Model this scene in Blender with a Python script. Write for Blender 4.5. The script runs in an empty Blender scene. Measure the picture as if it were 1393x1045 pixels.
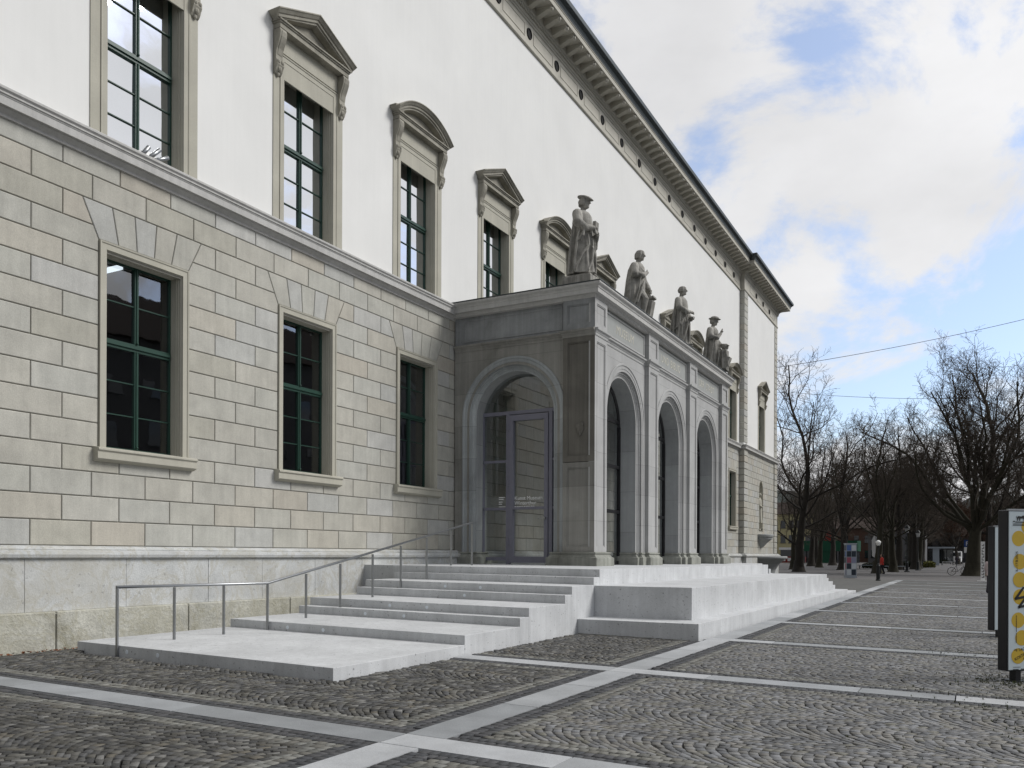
import bpy, bmesh, math, random
import numpy as np
from mathutils import Vector, Matrix
R = math.radians
scene = bpy.context.scene
COL = scene.collection
random.seed(7); rng = np.random.default_rng(7)

# ---------------------------------------------------------------- camera
cam_d = bpy.data.cameras.new('camera'); cam = bpy.data.objects.new('camera', cam_d); COL.objects.link(cam)
cam_d.sensor_width = 36.0; cam_d.lens = 29.894
cam_d.shift_y = 0.1664; cam_d.shift_x = 0.0
cam_d.clip_start = 0.1; cam_d.clip_end = 3000
cam.matrix_world = Matrix.Translation((0, 0, 1.6)) @ Matrix.Rotation(0.4963, 4, 'Z') @ Matrix.Rotation(R(90), 4, 'X') @ Matrix.Rotation(0.0038914, 4, 'Z')
scene.camera = cam

# ---------------------------------------------------------------- world, sun, exposure
SUN_EL, SUN_AZ = R(40), R(60)            # azimuth measured from +Y towards +X
scene.view_settings.view_transform = 'Standard'; scene.view_settings.look = 'None'
scene.view_settings.exposure = 0.12; scene.view_settings.gamma = 1.0
W = bpy.data.worlds.new('World'); scene.world = W; W.use_nodes = True
nt = W.node_tree; nt.nodes.clear()
def N(t, typ, **kw):
    n = t.nodes.new(typ)
    for k, v in kw.items(): setattr(n, k, v)
    return n
def mth(t, op, a, b=None, c=None, clamp=False):
    n = N(t, 'ShaderNodeMath', operation=op); n.use_clamp = clamp
    for i, v in enumerate((a, b, c)):
        if v is None: continue
        if isinstance(v, (int, float)): n.inputs[i].default_value = v
        else: t.links.new(v, n.inputs[i])
    return n.outputs[0]
def sstep(t, v, a, b):
    n = N(t, 'ShaderNodeMapRange', interpolation_type='SMOOTHSTEP')
    t.links.new(v, n.inputs['Value']); n.inputs['From Min'].default_value = a; n.inputs['From Max'].default_value = b
    return n.outputs[0]
def mixc(t, f, a, b, typ='MIX'):
    n = N(t, 'ShaderNodeMix', data_type='RGBA', blend_type=typ)
    for s, v in ((0, f), (6, a), (7, b)):
        if isinstance(v, (int, float)): n.inputs[s].default_value = v
        elif isinstance(v, (tuple, list)): n.inputs[s].default_value = (*v[:3], 1)
        else: t.links.new(v, n.inputs[s])
    return n.outputs[2]
def noise(t, vec, scale, detail=4, rough=.55, dist=0.0):
    n = N(t, 'ShaderNodeTexNoise'); n.inputs['Scale'].default_value = scale; n.inputs['Detail'].default_value = detail
    n.inputs['Roughness'].default_value = rough; n.inputs['Distortion'].default_value = dist
    if vec is not None: t.links.new(vec, n.inputs['Vector'])
    return n.outputs['Fac']
def mapping(t, vec, scale=(1, 1, 1), loc=(0, 0, 0)):
    n = N(t, 'ShaderNodeMapping'); n.inputs['Scale'].default_value = scale; n.inputs['Location'].default_value = loc
    t.links.new(vec, n.inputs['Vector']); return n.outputs[0]
tc = N(nt, 'ShaderNodeTexCoord'); dirv = tc.outputs['Generated']
sky = N(nt, 'ShaderNodeTexSky', sky_type='NISHITA'); sky.sun_disc = False
sky.sun_elevation = SUN_EL; sky.sun_rotation = SUN_AZ; sky.air_density = 1.0; sky.dust_density = 0.6; sky.ozone_density = 1.5
sep = N(nt, 'ShaderNodeSeparateXYZ'); nt.links.new(dirv, sep.inputs[0])
cz = sep.outputs[2]
cv = mapping(nt, dirv, (1.6, 1.6, 2.6), (3.1, 1.7, 0.45))
n1 = noise(nt, cv, 2.7, 9, .6, .35)
n2 = noise(nt, mapping(nt, dirv, (1, 1, 2.0), (7.3, 2.2, 5.5)), 1.15, 3, .5)
cov = mth(nt, 'ADD', mth(nt, 'MULTIPLY', n1, .75), mth(nt, 'MULTIPLY', n2, .45))
# thinner cover in a band low over the square, closing again towards the horizon
band = mth(nt, 'MULTIPLY', sstep(nt, cz, .10, .18), mth(nt, 'SUBTRACT', 1.0, sstep(nt, cz, .24, .36)))
cov = mth(nt, 'SUBTRACT', cov, mth(nt, 'MULTIPLY', band, .07))
mask = sstep(nt, cov, .485, .585)
n3 = noise(nt, mapping(nt, dirv, (1, 1, 1.8), (1.3, 8.2, 2.5)), 2.6, 6, .55)
ctone = N(nt, 'ShaderNodeMapRange'); nt.links.new(n3, ctone.inputs['Value'])
ctone.inputs['From Min'].default_value = .3; ctone.inputs['From Max'].default_value = .7
ctone.inputs['To Min'].default_value = 6.9; ctone.inputs['To Max'].default_value = 9.1
ccol = mixc(nt, 1.0, (1.0, 1.0, 1.015), ctone.outputs[0], 'MULTIPLY')
skyb = mixc(nt, 1.0, sky.outputs[0], (1.75, 1.8, 1.95), 'MULTIPLY')
skyb = mixc(nt, .30, skyb, (7.6, 7.8, 8.1))           # thin high veil in the gaps
wcol = mixc(nt, mask, skyb, ccol)
# the half of the sky round the veiled sun is brighter than the half behind it
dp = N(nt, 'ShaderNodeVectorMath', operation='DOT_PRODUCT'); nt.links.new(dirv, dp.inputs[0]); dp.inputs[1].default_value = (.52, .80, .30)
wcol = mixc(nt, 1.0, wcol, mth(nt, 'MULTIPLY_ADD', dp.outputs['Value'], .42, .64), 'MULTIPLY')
bg = N(nt, 'ShaderNodeBackground'); bg.inputs[1].default_value = 0.1
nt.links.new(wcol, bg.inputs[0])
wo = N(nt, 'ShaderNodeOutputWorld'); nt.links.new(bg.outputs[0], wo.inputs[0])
sd = bpy.data.lights.new('sun', 'SUN'); sd.energy = 2.5; sd.angle = R(22); sd.color = (1.0, .98, .95)
sun = bpy.data.objects.new('sun', sd); COL.objects.link(sun)
sv = Vector((math.sin(SUN_AZ) * math.cos(SUN_EL), math.cos(SUN_AZ) * math.cos(SUN_EL), math.sin(SUN_EL)))
sun.rotation_euler = sv.to_track_quat('Z', 'Y').to_euler(); sun.location = (30, 0, 40)

# ---------------------------------------------------------------- materials
def newmat(name):
    m = bpy.data.materials.new(name); m.use_nodes = True; t = m.node_tree
    b = t.nodes['Principled BSDF']; return m, t, b
def stone(name, base, var=.14, scale=2.5, rough=.82, bump=.25, bscale=60, pal=None, streak=0.0, grime=0.0, spots=0.0, bdist=.02, spec=.3, fine=.1, large=0.0, lscale=.35, courses=None, vein=None, grime_col=(.07, .066, .05)):
    m, t, b = newmat(name)
    co = N(t, 'ShaderNodeTexCoord').outputs['Object']
    if pal:
        gi = N(t, 'ShaderNodeNewGeometry').outputs['Random Per Island']
        r = N(t, 'ShaderNodeValToRGB'); r.color_ramp.interpolation = 'CONSTANT'
        e = r.color_ramp.elements
        while len(e) < len(pal): e.new(0.5)
        for i, c in enumerate(pal): e[i].position = i / len(pal); e[i].color = (*c, 1)
        t.links.new(gi, r.inputs[0]); col = r.outputs[0]
        w = mth(t, 'MULTIPLY', gi, 37.7)
        w2 = N(t, 'ShaderNodeVectorMath', operation='ADD'); t.links.new(co, w2.inputs[0])
        cx = N(t, 'ShaderNodeCombineXYZ'); t.links.new(w, cx.inputs[0]); t.links.new(w, cx.inputs[1]); t.links.new(w, cx.inputs[2])
        t.links.new(cx.outputs[0], w2.inputs[1]); co2 = w2.outputs[0]
    else:
        col = None; co2 = co
    a = noise(t, co2, scale, 6, .6, .3)
    mr = N(t, 'ShaderNodeMapRange'); t.links.new(a, mr.inputs['Value']); mr.inputs['From Min'].default_value = .28; mr.inputs['From Max'].default_value = .72
    mr.inputs['To Min'].default_value = 1 - var; mr.inputs['To Max'].default_value = 1 + var
    col = mixc(t, 1.0, col if col is not None else base, mr.outputs[0], 'MULTIPLY')
    f = noise(t, co, bscale, 5, .65)
    mf = N(t, 'ShaderNodeMapRange'); t.links.new(f, mf.inputs['Value']); mf.inputs['From Min'].default_value = .25; mf.inputs['From Max'].default_value = .75
    mf.inputs['To Min'].default_value = 1 - fine; mf.inputs['To Max'].default_value = 1 + fine
    col = mixc(t, 1.0, col, mf.outputs[0], 'MULTIPLY')
    if streak:
        s = noise(t, mapping(t, co2, (9, 9, .35)), 1.0, 5, .6)
        ms = N(t, 'ShaderNodeMapRange'); t.links.new(s, ms.inputs['Value']); ms.inputs['From Min'].default_value = .3; ms.inputs['From Max'].default_value = .7
        ms.inputs['To Min'].default_value = 1 - streak; ms.inputs['To Max'].default_value = 1 + streak * .6
        col = mixc(t, 1.0, col, ms.outputs[0], 'MULTIPLY')
    if vein:
        vv = noise(t, mapping(t, co, (.8, .8, .8), (2, 5, 9)), 1.6, 7, .62, 1.8)
        band_ = mth(t, 'SUBTRACT', 1.0, mth(t, 'MULTIPLY', mth(t, 'ABSOLUTE', mth(t, 'SUBTRACT', vv, .5)), 22, clamp=True))
        col = mixc(t, mth(t, 'MULTIPLY', band_, .45), col, vein)
        pt = sstep(t, noise(t, mapping(t, co, (.5, .5, .7), (8, 1, 3)), .9, 3, .5), .50, .60)
        col = mixc(t, mth(t, 'MULTIPLY', pt, .5), col, mixc(t, .5, base, vein))
    if courses:
        sx = N(t, 'ShaderNodeSeparateXYZ'); t.links.new(co, sx.inputs[0])
        fr = mth(t, 'FRACT', mth(t, 'DIVIDE', mth(t, 'ADD', sx.outputs[2], courses[1]), courses[0]))
        ln = mth(t, 'LESS_THAN', fr, .009 / courses[0])
        cell = mth(t, 'FLOOR', mth(t, 'DIVIDE', mth(t, 'ADD', sx.outputs[2], courses[1]), courses[0]))
        wn = N(t, 'ShaderNodeTexWhiteNoise', noise_dimensions='1D'); t.links.new(cell, wn.inputs['W'])
        mw = N(t, 'ShaderNodeMapRange'); t.links.new(wn.outputs['Value'], mw.inputs['Value']); mw.inputs['To Min'].default_value = 1 - courses[2]; mw.inputs['To Max'].default_value = 1 + courses[2]
        col = mixc(t, 1.0, col, mw.outputs[0], 'MULTIPLY')
        col = mixc(t, mth(t, 'MULTIPLY', ln, .55), col, (.09, .09, .085))
    if large:
        lv = noise(t, mapping(t, co, (1, 1, 1), (11, 3, 7)), lscale, 5, .6, .5)
        ml = N(t, 'ShaderNodeMapRange'); t.links.new(lv, ml.inputs['Value']); ml.inputs['From Min'].default_value = .3; ml.inputs['From Max'].default_value = .7
        ml.inputs['To Min'].default_value = 1 - large; ml.inputs['To Max'].default_value = 1 + large * .7
        col = mixc(t, 1.0, col, ml.outputs[0], 'MULTIPLY')
    if grime:
        g = sstep(t, noise(t, mapping(t, co, (1, 1, .6), (4, 9, 2)), .9, 7, .65, .6), .52, .72)
        col = mixc(t, mth(t, 'MULTIPLY', g, grime), col, grime_col)
    if spots:
        v = sstep(t, noise(t, co, bscale * .35, 2, .5), .66, .72)
        col = mixc(t, mth(t, 'MULTIPLY', v, spots), col, (.06, .06, .06))
    t.links.new(col, b.inputs['Base Color'])
    rr = N(t, 'ShaderNodeMapRange'); t.links.new(a, rr.inputs['Value']); rr.inputs['To Min'].default_value = rough - .1; rr.inputs['To Max'].default_value = min(1, rough + .1)
    t.links.new(rr.outputs[0], b.inputs['Roughness']); b.inputs['Specular IOR Level'].default_value = spec
    if bump:
        bp = N(t, 'ShaderNodeBump'); bp.inputs['Strength'].default_value = bump; bp.inputs['Distance'].default_value = bdist
        h = mth(t, 'ADD', mth(t, 'MULTIPLY', f, .5), a)
        t.links.new(h, bp.inputs['Height']); t.links.new(bp.outputs[0], b.inputs['Normal'])
    return m
def plain(name, c, rough=.5, metal=0.0, emit=None, spec=.4, var=.06):
    m, t, b = newmat(name)
    co = N(t, 'ShaderNodeTexCoord').outputs['Object']
    a = noise(t, co, 6, 4, .6)
    mr = N(t, 'ShaderNodeMapRange'); t.links.new(a, mr.inputs['Value']); mr.inputs['To Min'].default_value = 1 - 2 * var; mr.inputs['To Max'].default_value = 1 + 2 * var
    t.links.new(mixc(t, 1.0, c, mr.outputs[0], 'MULTIPLY'), b.inputs['Base Color'])
    b.inputs['Roughness'].default_value = rough; b.inputs['Metallic'].default_value = metal; b.inputs['Specular IOR Level'].default_value = spec
    if emit: b.inputs['Emission Color'].default_value = (*c, 1); b.inputs['Emission Strength'].default_value = emit
    return m
def glass(name, refl, tint=(.75, .8, .8), opaque=False, back=(.02, .025, .028), rcol=(.95, .97, 1)):
    m = bpy.data.materials.new(name); m.use_nodes = True; t = m.node_tree; t.nodes.clear()
    g = N(t, 'ShaderNodeBsdfGlossy'); g.inputs['Roughness'].default_value = .015; g.inputs['Color'].default_value = (*rcol, 1)
    co = N(t, 'ShaderNodeTexCoord').outputs['Object']
    bp = N(t, 'ShaderNodeBump'); bp.inputs['Strength'].default_value = .05; bp.inputs['Distance'].default_value = .02
    t.links.new(noise(t, co, 1.7, 2, .5), bp.inputs['Height']); t.links.new(bp.outputs[0], g.inputs['Normal'])
    if opaque:
        d = N(t, 'ShaderNodeBsdfDiffuse'); d.inputs['Color'].default_value = (*back, 1)
    else:
        d = N(t, 'ShaderNodeBsdfTransparent'); d.inputs['Color'].default_value = (*tint, 1)
    lw = N(t, 'ShaderNodeLayerWeight'); lw.inputs['Blend'].default_value = .5
    f = mth(t, 'ADD', mth(t, 'MULTIPLY', mth(t, 'POWER', lw.outputs['Facing'], 3.0), .6), refl, clamp=True)
    mx = N(t, 'ShaderNodeMixShader'); t.links.new(f, mx.inputs[0]); t.links.new(d.outputs[0], mx.inputs[1]); t.links.new(g.outputs[0], mx.inputs[2])
    o = N(t, 'ShaderNodeOutputMaterial'); t.links.new(mx.outputs[0], o.inputs[0]); return m

MT = {}
MT['block'] = stone('sandstone_blocks', (.4, .38, .32), .12, 2.2, .85, .35, 55, fine=.15, streak=.08, large=.09, grime=.07,
    pal=[(0.404, 0.391, 0.345), (0.416, 0.403, 0.355), (0.407, 0.401, 0.361), (0.422, 0.403, 0.351), (0.414, 0.410, 0.372), (0.410, 0.384, 0.330), (0.424, 0.414, 0.371), (0.391, 0.378, 0.326), (0.408, 0.408, 0.384), (0.416, 0.395, 0.342), (0.432, 0.429, 0.405), (0.404, 0.399, 0.357), (0.418, 0.408, 0.365), (0.408, 0.399, 0.355), (0.399, 0.389, 0.347), (0.413, 0.399, 0.352)])
MT['joint'] = stone('joint_mortar', (.26, .25, .22), .1, 4, .9, .1)
MT['stucco'] = stone('white_stucco', (.72, .718, .70), .03, .5, .92, .08, 120, streak=.016, fine=.03, large=.035)
MT['trim'] = stone('window_sandstone', (.40, .385, .325), .09, 1.3, .85, .12, 80, streak=.05)
MT['cornice'] = stone('cornice_stone', (.45, .43, .375), .10, 1.5, .85, .12, 60, grime=.18)
MT['weather'] = stone('weathered_stone', (.30, .285, .24), .22, 1.3, .88, .25, 50, grime=.55, streak=.15)
MT['string'] = stone('string_course_stone', (.44, .435, .42), .10, 1.0, .85, .12, 60, streak=.12)
MT['plinth'] = stone('pale_plinth_stone', (.475, .485, .48), .16, 1.8, .85, .5, 38, streak=.05, spots=.3, grime=.3, grime_col=(.16, .15, .09), vein=(.36, .33, .25), fine=.16, bdist=.03)
MT['plinth_low'] = stone('rough_plinth_stone', (.43, .425, .375), .22, 2.0, .9, .9, 22, grime=.55, grime_col=(.13, .115, .06), vein=(.33, .31, .22), fine=.2, bdist=.04)
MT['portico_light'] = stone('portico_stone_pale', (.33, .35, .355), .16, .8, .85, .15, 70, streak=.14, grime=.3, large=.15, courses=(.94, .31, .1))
MT['portico'] = stone('portico_stone', (.385, .386, .38), .11, .9, .85, .14, 70, streak=.08, large=.08, courses=(.94, .31, .05))
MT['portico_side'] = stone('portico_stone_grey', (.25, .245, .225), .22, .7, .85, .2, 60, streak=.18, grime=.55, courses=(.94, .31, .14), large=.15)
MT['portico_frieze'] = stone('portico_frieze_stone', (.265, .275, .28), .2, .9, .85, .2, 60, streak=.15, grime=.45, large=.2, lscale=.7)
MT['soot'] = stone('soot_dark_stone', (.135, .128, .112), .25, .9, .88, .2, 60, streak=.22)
MT['soffit'] = stone('arch_reveal_stone', (.33, .34, .34), .12, 1.1, .85, .12, 60, streak=.10, large=.1, courses=(1.25, .2, .07))
MT['base'] = stone('pier_base_stone', (.265, .27, .24), .26, 2.2, .88, .3, 50, grime=.5, streak=.2)
MT['concrete'] = stone('cast_concrete', (.53, .54, .548), .11, 1.6, .75, .14, 60, fine=.13, spots=.55, streak=.10, large=.07, lscale=.8, grime=.05, bdist=.01)
MT['granite'] = stone('granite_slab', (.34, .355, .365), .16, 2.0, .7, .15, 140, pal=[(.30, .313, .325), (.33, .34, .35), (.26, .272, .28), (.39, .40, .41), (.31, .32, .328), (.24, .25, .258)], fine=.32)
MT['statue'] = stone('statue_stone', (.29, .28, .255), .36, 4.5, .85, .5, 40, streak=.45, grime=.8)
MT['green'] = plain('dark_green_paint', (.018, .052, .038), .35)
MT['pane'] = glass('upper_window_glass', .70, opaque=True)
MT['pane_low'] = glass('lower_window_glass', .17, (.55, .62, .62))
MT['door_glass'] = glass('portico_glass', .15, (.66, .68, .67))
MT['mauve'] = plain('mauve_steel_frame', (.19, .19, .235), .4, .1)
MT['blackframe'] = plain('black_steel_frame', (.02, .02, .022), .4, .3)
MT['steel'] = plain('brushed_steel', (.30, .31, .32), .35, .85)
MT['gutter'] = plain('dark_gutter_metal', (.055, .065, .068), .5, .4)
MT['roof'] = plain('roof_sheet_metal', (.10, .105, .10), .6, .3)
MT['dark'] = plain('dark_void', (.012, .012, .012), .9)
MT['room'] = plain('room_wall_paint', (.035, .04, .04), .9)
MT['lamp'] = plain('lit_ceiling_panel', (.9, .92, 1), .5, emit=1.6)
MT['plaster'] = plain('interior_plaster', (.32, .33, .32), .9)
MT['white'] = plain('white_paint', (.75, .75, .74), .5)
MT['lettering'] = plain('white_lettering', (.8, .8, .8), .6)
MT['incised'] = plain('incised_letter_stone', (.50, .485, .42), .9)
MT['black'] = plain('black_print', (.012, .012, .012), .6)
MT['yellow'] = plain('ochre_print', (.50, .34, .03), .6)
MT['poster'] = plain('pale_poster_paper', (.50, .57, .60), .5, var=.03)
MT['stand'] = plain('dark_poster_frame', (.014, .014, .016), .4, .2)
MT['fount'] = stone('fountain_granite', (.29, .30, .30), .12, 2, .7, .2, 60, grime=.15)

# ---------------------------------------------------------------- mesh builder
class MB:
    def __init__(s): s.v = []; s.f = []
    def add(s, vs, fs):
        o = len(s.v); s.v += [tuple(v) for v in vs]; s.f += [tuple(o + i for i in f) for f in fs]
    def box(s, x0, x1, y0, y1, z0, z1):
        s.add([(x0, y0, z0), (x1, y0, z0), (x1, y1, z0), (x0, y1, z0), (x0, y0, z1), (x1, y0, z1), (x1, y1, z1), (x0, y1, z1)],
              [(3, 2, 1, 0), (4, 5, 6, 7), (0, 1, 5, 4), (1, 2, 6, 5), (2, 3, 7, 6), (3, 0, 4, 7)])
    def cbox(s, c, d, rot=None):
        p = [Vector((sx * d[0] / 2, sy * d[1] / 2, sz * d[2] / 2)) for sz in (-1, 1) for sx, sy in ((-1, -1), (1, -1), (1, 1), (-1, 1))]
        if rot is not None: p = [rot @ q for q in p]
        s.add([q + Vector(c) for q in p], [(3, 2, 1, 0), (4, 5, 6, 7), (0, 1, 5, 4), (1, 2, 6, 5), (2, 3, 7, 6), (3, 0, 4, 7)])
    def tube(s, pts, rad, n=8, cap=True):
        pts = [Vector(p) for p in pts]
        if not isinstance(rad, (list, tuple)): rad = [rad] * len(pts)
        rings = []; up = None
        for i, p in enumerate(pts):
            d = (pts[min(i + 1, len(pts) - 1)] - pts[max(i - 1, 0)]).normalized()
            if up is None: up = Vector((0, 0, 1)) if abs(d.z) < .9 else Vector((1, 0, 0))
            a = d.cross(up).normalized(); up2 = a.cross(d).normalized(); up = up2
            rings.append([p + (a * math.cos(2 * math.pi * k / n) + up2 * math.sin(2 * math.pi * k / n)) * rad[i] for k in range(n)])
        vs = [q for r_ in rings for q in r_]; fs = []
        for i in range(len(pts) - 1):
            for k in range(n): fs.append((i * n + k, i * n + (k + 1) % n, (i + 1) * n + (k + 1) % n, (i + 1) * n + k))
        if cap: fs.append(tuple(range(n - 1, -1, -1))); fs.append(tuple((len(pts) - 1) * n + k for k in range(n)))
        s.add(vs, fs)
    def lathe(s, prof, c=(0, 0, 0), n=24, a0=0, a1=2 * math.pi, sx=1, sy=1):
        full = abs(a1 - a0 - 2 * math.pi) < 1e-6; m = n if full else n + 1; vs = []; fs = []
        for r, z in prof:
            for k in range(m):
                a = a0 + (a1 - a0) * k / n; vs.append((c[0] + r * math.cos(a) * sx, c[1] + r * math.sin(a) * sy, c[2] + z))
        for i in range(len(prof) - 1):
            for k in range(n):
                k2 = (k + 1) % m; fs.append((i * m + k, i * m + k2, (i + 1) * m + k2, (i + 1) * m + k))
        s.add(vs, fs)
    def ball(s, c, r, n=12, m=8, rot=None):
        if not isinstance(r, (tuple, list)): r = (r, r, r)
        vs = []; fs = []
        for i in range(m + 1):
            t = math.pi * i / m
            for k in range(n):
                a = 2 * math.pi * k / n; q = Vector((r[0] * math.sin(t) * math.cos(a), r[1] * math.sin(t) * math.sin(a), r[2] * math.cos(t)))
                if rot is not None: q = rot @ q
                vs.append(q + Vector(c))
        for i in range(m):
            for k in range(n): fs.append((i * n + k, (i + 1) * n + k, (i + 1) * n + (k + 1) % n, i * n + (k + 1) % n))
        s.add(vs, fs)
    def sweep(s, path, prof, closed=False, caps=True):
        # path: 2D (x, y) points; profile: (out, z); out lies to the right of the direction of travel
        P = [Vector(p) for p in path]; n = len(P); L = len(prof); vs = []
        for i in range(n):
            d1 = (P[i] - P[i - 1]).normalized() if (i > 0 or closed) else None
            d2 = (P[(i + 1) % n] - P[i]).normalized() if (i < n - 1 or closed) else None
            if d1 is None: d1 = d2
            if d2 is None: d2 = d1
            n1 = Vector((d1.y, -d1.x)); n2 = Vector((d2.y, -d2.x)); mm = (n1 + n2)
            mm = mm / max(.05, (1 + n1.dot(n2)))
            for o, z in prof: vs.append((P[i].x + mm.x * o, P[i].y + mm.y * o, z))
        fs = []
        for i in range(n if closed else n - 1):
            j = (i + 1) % n
            for k in range(L - 1): fs.append((i * L + k, j * L + k, j * L + k + 1, i * L + k + 1))
        if caps and not closed: fs.append(tuple(range(L))); fs.append(tuple((n - 1) * L + k for k in range(L - 1, -1, -1)))
        s.add(vs, fs)
    def prism(s, poly, fn, d0, d1, inset=0.0):
        # poly: 2D convex or simple outline; fn(a, b, d) -> 3D ; front at d1
        n = len(poly); fr = inset_poly(poly, inset) if inset else poly
        s.add([fn(a, b, d0) for a, b in poly] + [fn(a, b, d1) for a, b in fr],
              [tuple(range(n, 2 * n))] + [(i, (i + 1) % n, n + (i + 1) % n, n + i) for i in range(n)] + [tuple(range(n - 1, -1, -1))])
    def obj(s, name, mat, parent=None, smooth=False, loc=None, bevel=0, recalc=True):
        me = bpy.data.meshes.new(name); me.from_pydata(s.v, [], s.f)
        o = bpy.data.objects.new(name, me); COL.objects.link(o)
        for m in (mat if isinstance(mat, list) else [mat]): me.materials.append(MT[m] if isinstance(m, str) else m)
        if recalc: bm = bmesh.new(); bm.from_mesh(me); bmesh.ops.recalc_face_normals(bm, faces=bm.faces); bm.to_mesh(me); bm.free()
        if smooth: me.polygons.foreach_set('use_smooth', [True] * len(me.polygons))
        if parent is not None: o.parent = parent
        if loc is not None: o.location = loc
        if bevel:
            b = o.modifiers.new('bevel', 'BEVEL'); b.width = bevel; b.segments = 2; b.limit_method = 'ANGLE'; b.angle_limit = R(40)
        return o
def inset_poly(p, d):
    n = len(p); P = [Vector(q) for q in p]
    area = sum(P[i].x * P[(i + 1) % n].y - P[(i + 1) % n].x * P[i].y for i in range(n)); sg = 1 if area > 0 else -1
    L = []
    for i in range(n):
        e = (P[(i + 1) % n] - P[i]).normalized(); nn = Vector((-e.y, e.x)) * sg; L.append((P[i] + nn * d, e))
    out = []
    for i in range(n):
        a, u = L[i - 1]; b, w = L[i]; det = u.x * w.y - u.y * w.x
        if abs(det) < 1e-6: out.append(tuple(b)); continue
        t = ((b.x - a.x) * w.y - (b.y - a.y) * w.x) / det; out.append(tuple(a + u * t))
    return out
def tag(o, label, cat, group=None, kind=None):
    if label: o['label'] = label
    if cat: o['category'] = cat
    if group: o['group'] = group
    if kind: o['kind'] = kind
    return o
def thing(name, label, cat, loc=(0, 0, 0), rz=0.0, group=None):
    o = bpy.data.objects.new(name, None); COL.objects.link(o); o.empty_display_size = .2
    o.location = loc; o.rotation_euler = (0, 0, rz); return tag(o, label, cat, group)
def kids(o): return [c for c in bpy.data.objects if c.parent == o]
def dup(o, parent=None, loc=None):
    def rec(src, par):
        c = src.copy(); COL.objects.link(c); c.parent = par
        for ch in CH.get(src.name, []): rec(ch, c)
        return c
    CH = {}
    for q in bpy.data.objects:
        if q.parent: CH.setdefault(q.parent.name, []).append(q)
    c = rec(o, parent)
    if loc is not None: c.location = loc
    return c
def text_mesh(body, size, extrude=.002, align='LEFT', space=1.0):
    cu = bpy.data.curves.new('lettering', 'FONT'); cu.body = body; cu.size = size; cu.extrude = extrude; cu.align_x = align; cu.space_character = space
    o = bpy.data.objects.new('lettering', cu); COL.objects.link(o); bpy.context.view_layer.update()
    me = bpy.data.meshes.new_from_object(o.evaluated_get(bpy.context.evaluated_depsgraph_get()))
    bpy.data.objects.remove(o); bpy.data.curves.remove(cu); return me
def text_obj(body, size, origin, u, v, mat, parent=None, name='lettering', **kw):
    me = text_mesh(body, size, **kw); u = Vector(u).normalized(); v = Vector(v).normalized(); w = u.cross(v)
    M4 = Matrix(((u.x, v.x, w.x, origin[0]), (u.y, v.y, w.y, origin[1]), (u.z, v.z, w.z, origin[2]), (0, 0, 0, 1)))
    me.transform(M4); me.materials.clear(); me.materials.append(MT[mat]); me.name = name
    o = bpy.data.objects.new(name, me); COL.objects.link(o)
    if parent is not None: o.parent = parent
    return o
def wobj(mb, name, mat, root, **kw):          # mesh in world coordinates, adopted by an unrotated root
    o = mb.obj(name, mat, **kw); o.parent = root
    p = Vector((0, 0, 0)); q = root
    while q is not None: p += Vector(q.location); q = q.parent
    o.location = -p; return o

# ================================================================ museum building
XW = -13.46; BAY = 4.3685; Y0 = 10.598; UB = BAY / 4; XP = -13.19
Z0C, HC = 1.72, 0.4294
PY0, PY1 = 56.14, 66.72
LOWK = list(range(-1, 11)); PK = (3, 4, 5); WY = lambda k: Y0 + k * BAY
museum = thing('museum_building', 'long pale museum building with rusticated sandstone ground floor and white rendered upper floor', 'museum building', (XW, 28.0, 0))
def yz(X): return lambda a, b, d: (X + d, a, b)
def wall_grid(mb, X, y0, y1, z0, z1, ops):
    ys = sorted({y0, y1, *[max(y0, min(y1, o[0])) for o in ops], *[max(y0, min(y1, o[1])) for o in ops]})
    zs = sorted({z0, z1, *[max(z0, min(z1, o[2])) for o in ops], *[max(z0, min(z1, o[3])) for o in ops]})
    for a, b in zip(ys, ys[1:]):
        for c, d in zip(zs, zs[1:]):
            ym, zm = (a + b) / 2, (c + d) / 2
            if any(o[0] < ym < o[1] and o[2] < zm < o[3] for o in ops): continue
            mb.add([(X, a, c), (X, b, c), (X, b, d), (X, a, d)], [(0, 1, 2, 3)])
def block(mb, X, poly, proud=.024, gap=.0085):
    q = inset_poly(poly, gap)
    ys = [p[0] for p in q]; zs = [p[1] for p in q]
    if max(ys) - min(ys) < .05 or max(zs) - min(zs) < .05: return
    n = len(q); mid = q; fr = inset_poly(q, .010); fn = yz(X)
    mb.add([fn(a, b, 0) for a, b in q] + [fn(a, b, proud - .008) for a, b in q] + [fn(a, b, proud) for a, b in fr],
           [tuple(range(2 * n, 3 * n))] + [(i, (i + 1) % n, n + (i + 1) % n, n + i) for i in range(n)] + [(n + i, n + (i + 1) % n, 2 * n + (i + 1) % n, 2 * n + i) for i in range(n)])
HF = .965; ZF0, ZF1 = 3.437, 7.09
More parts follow.
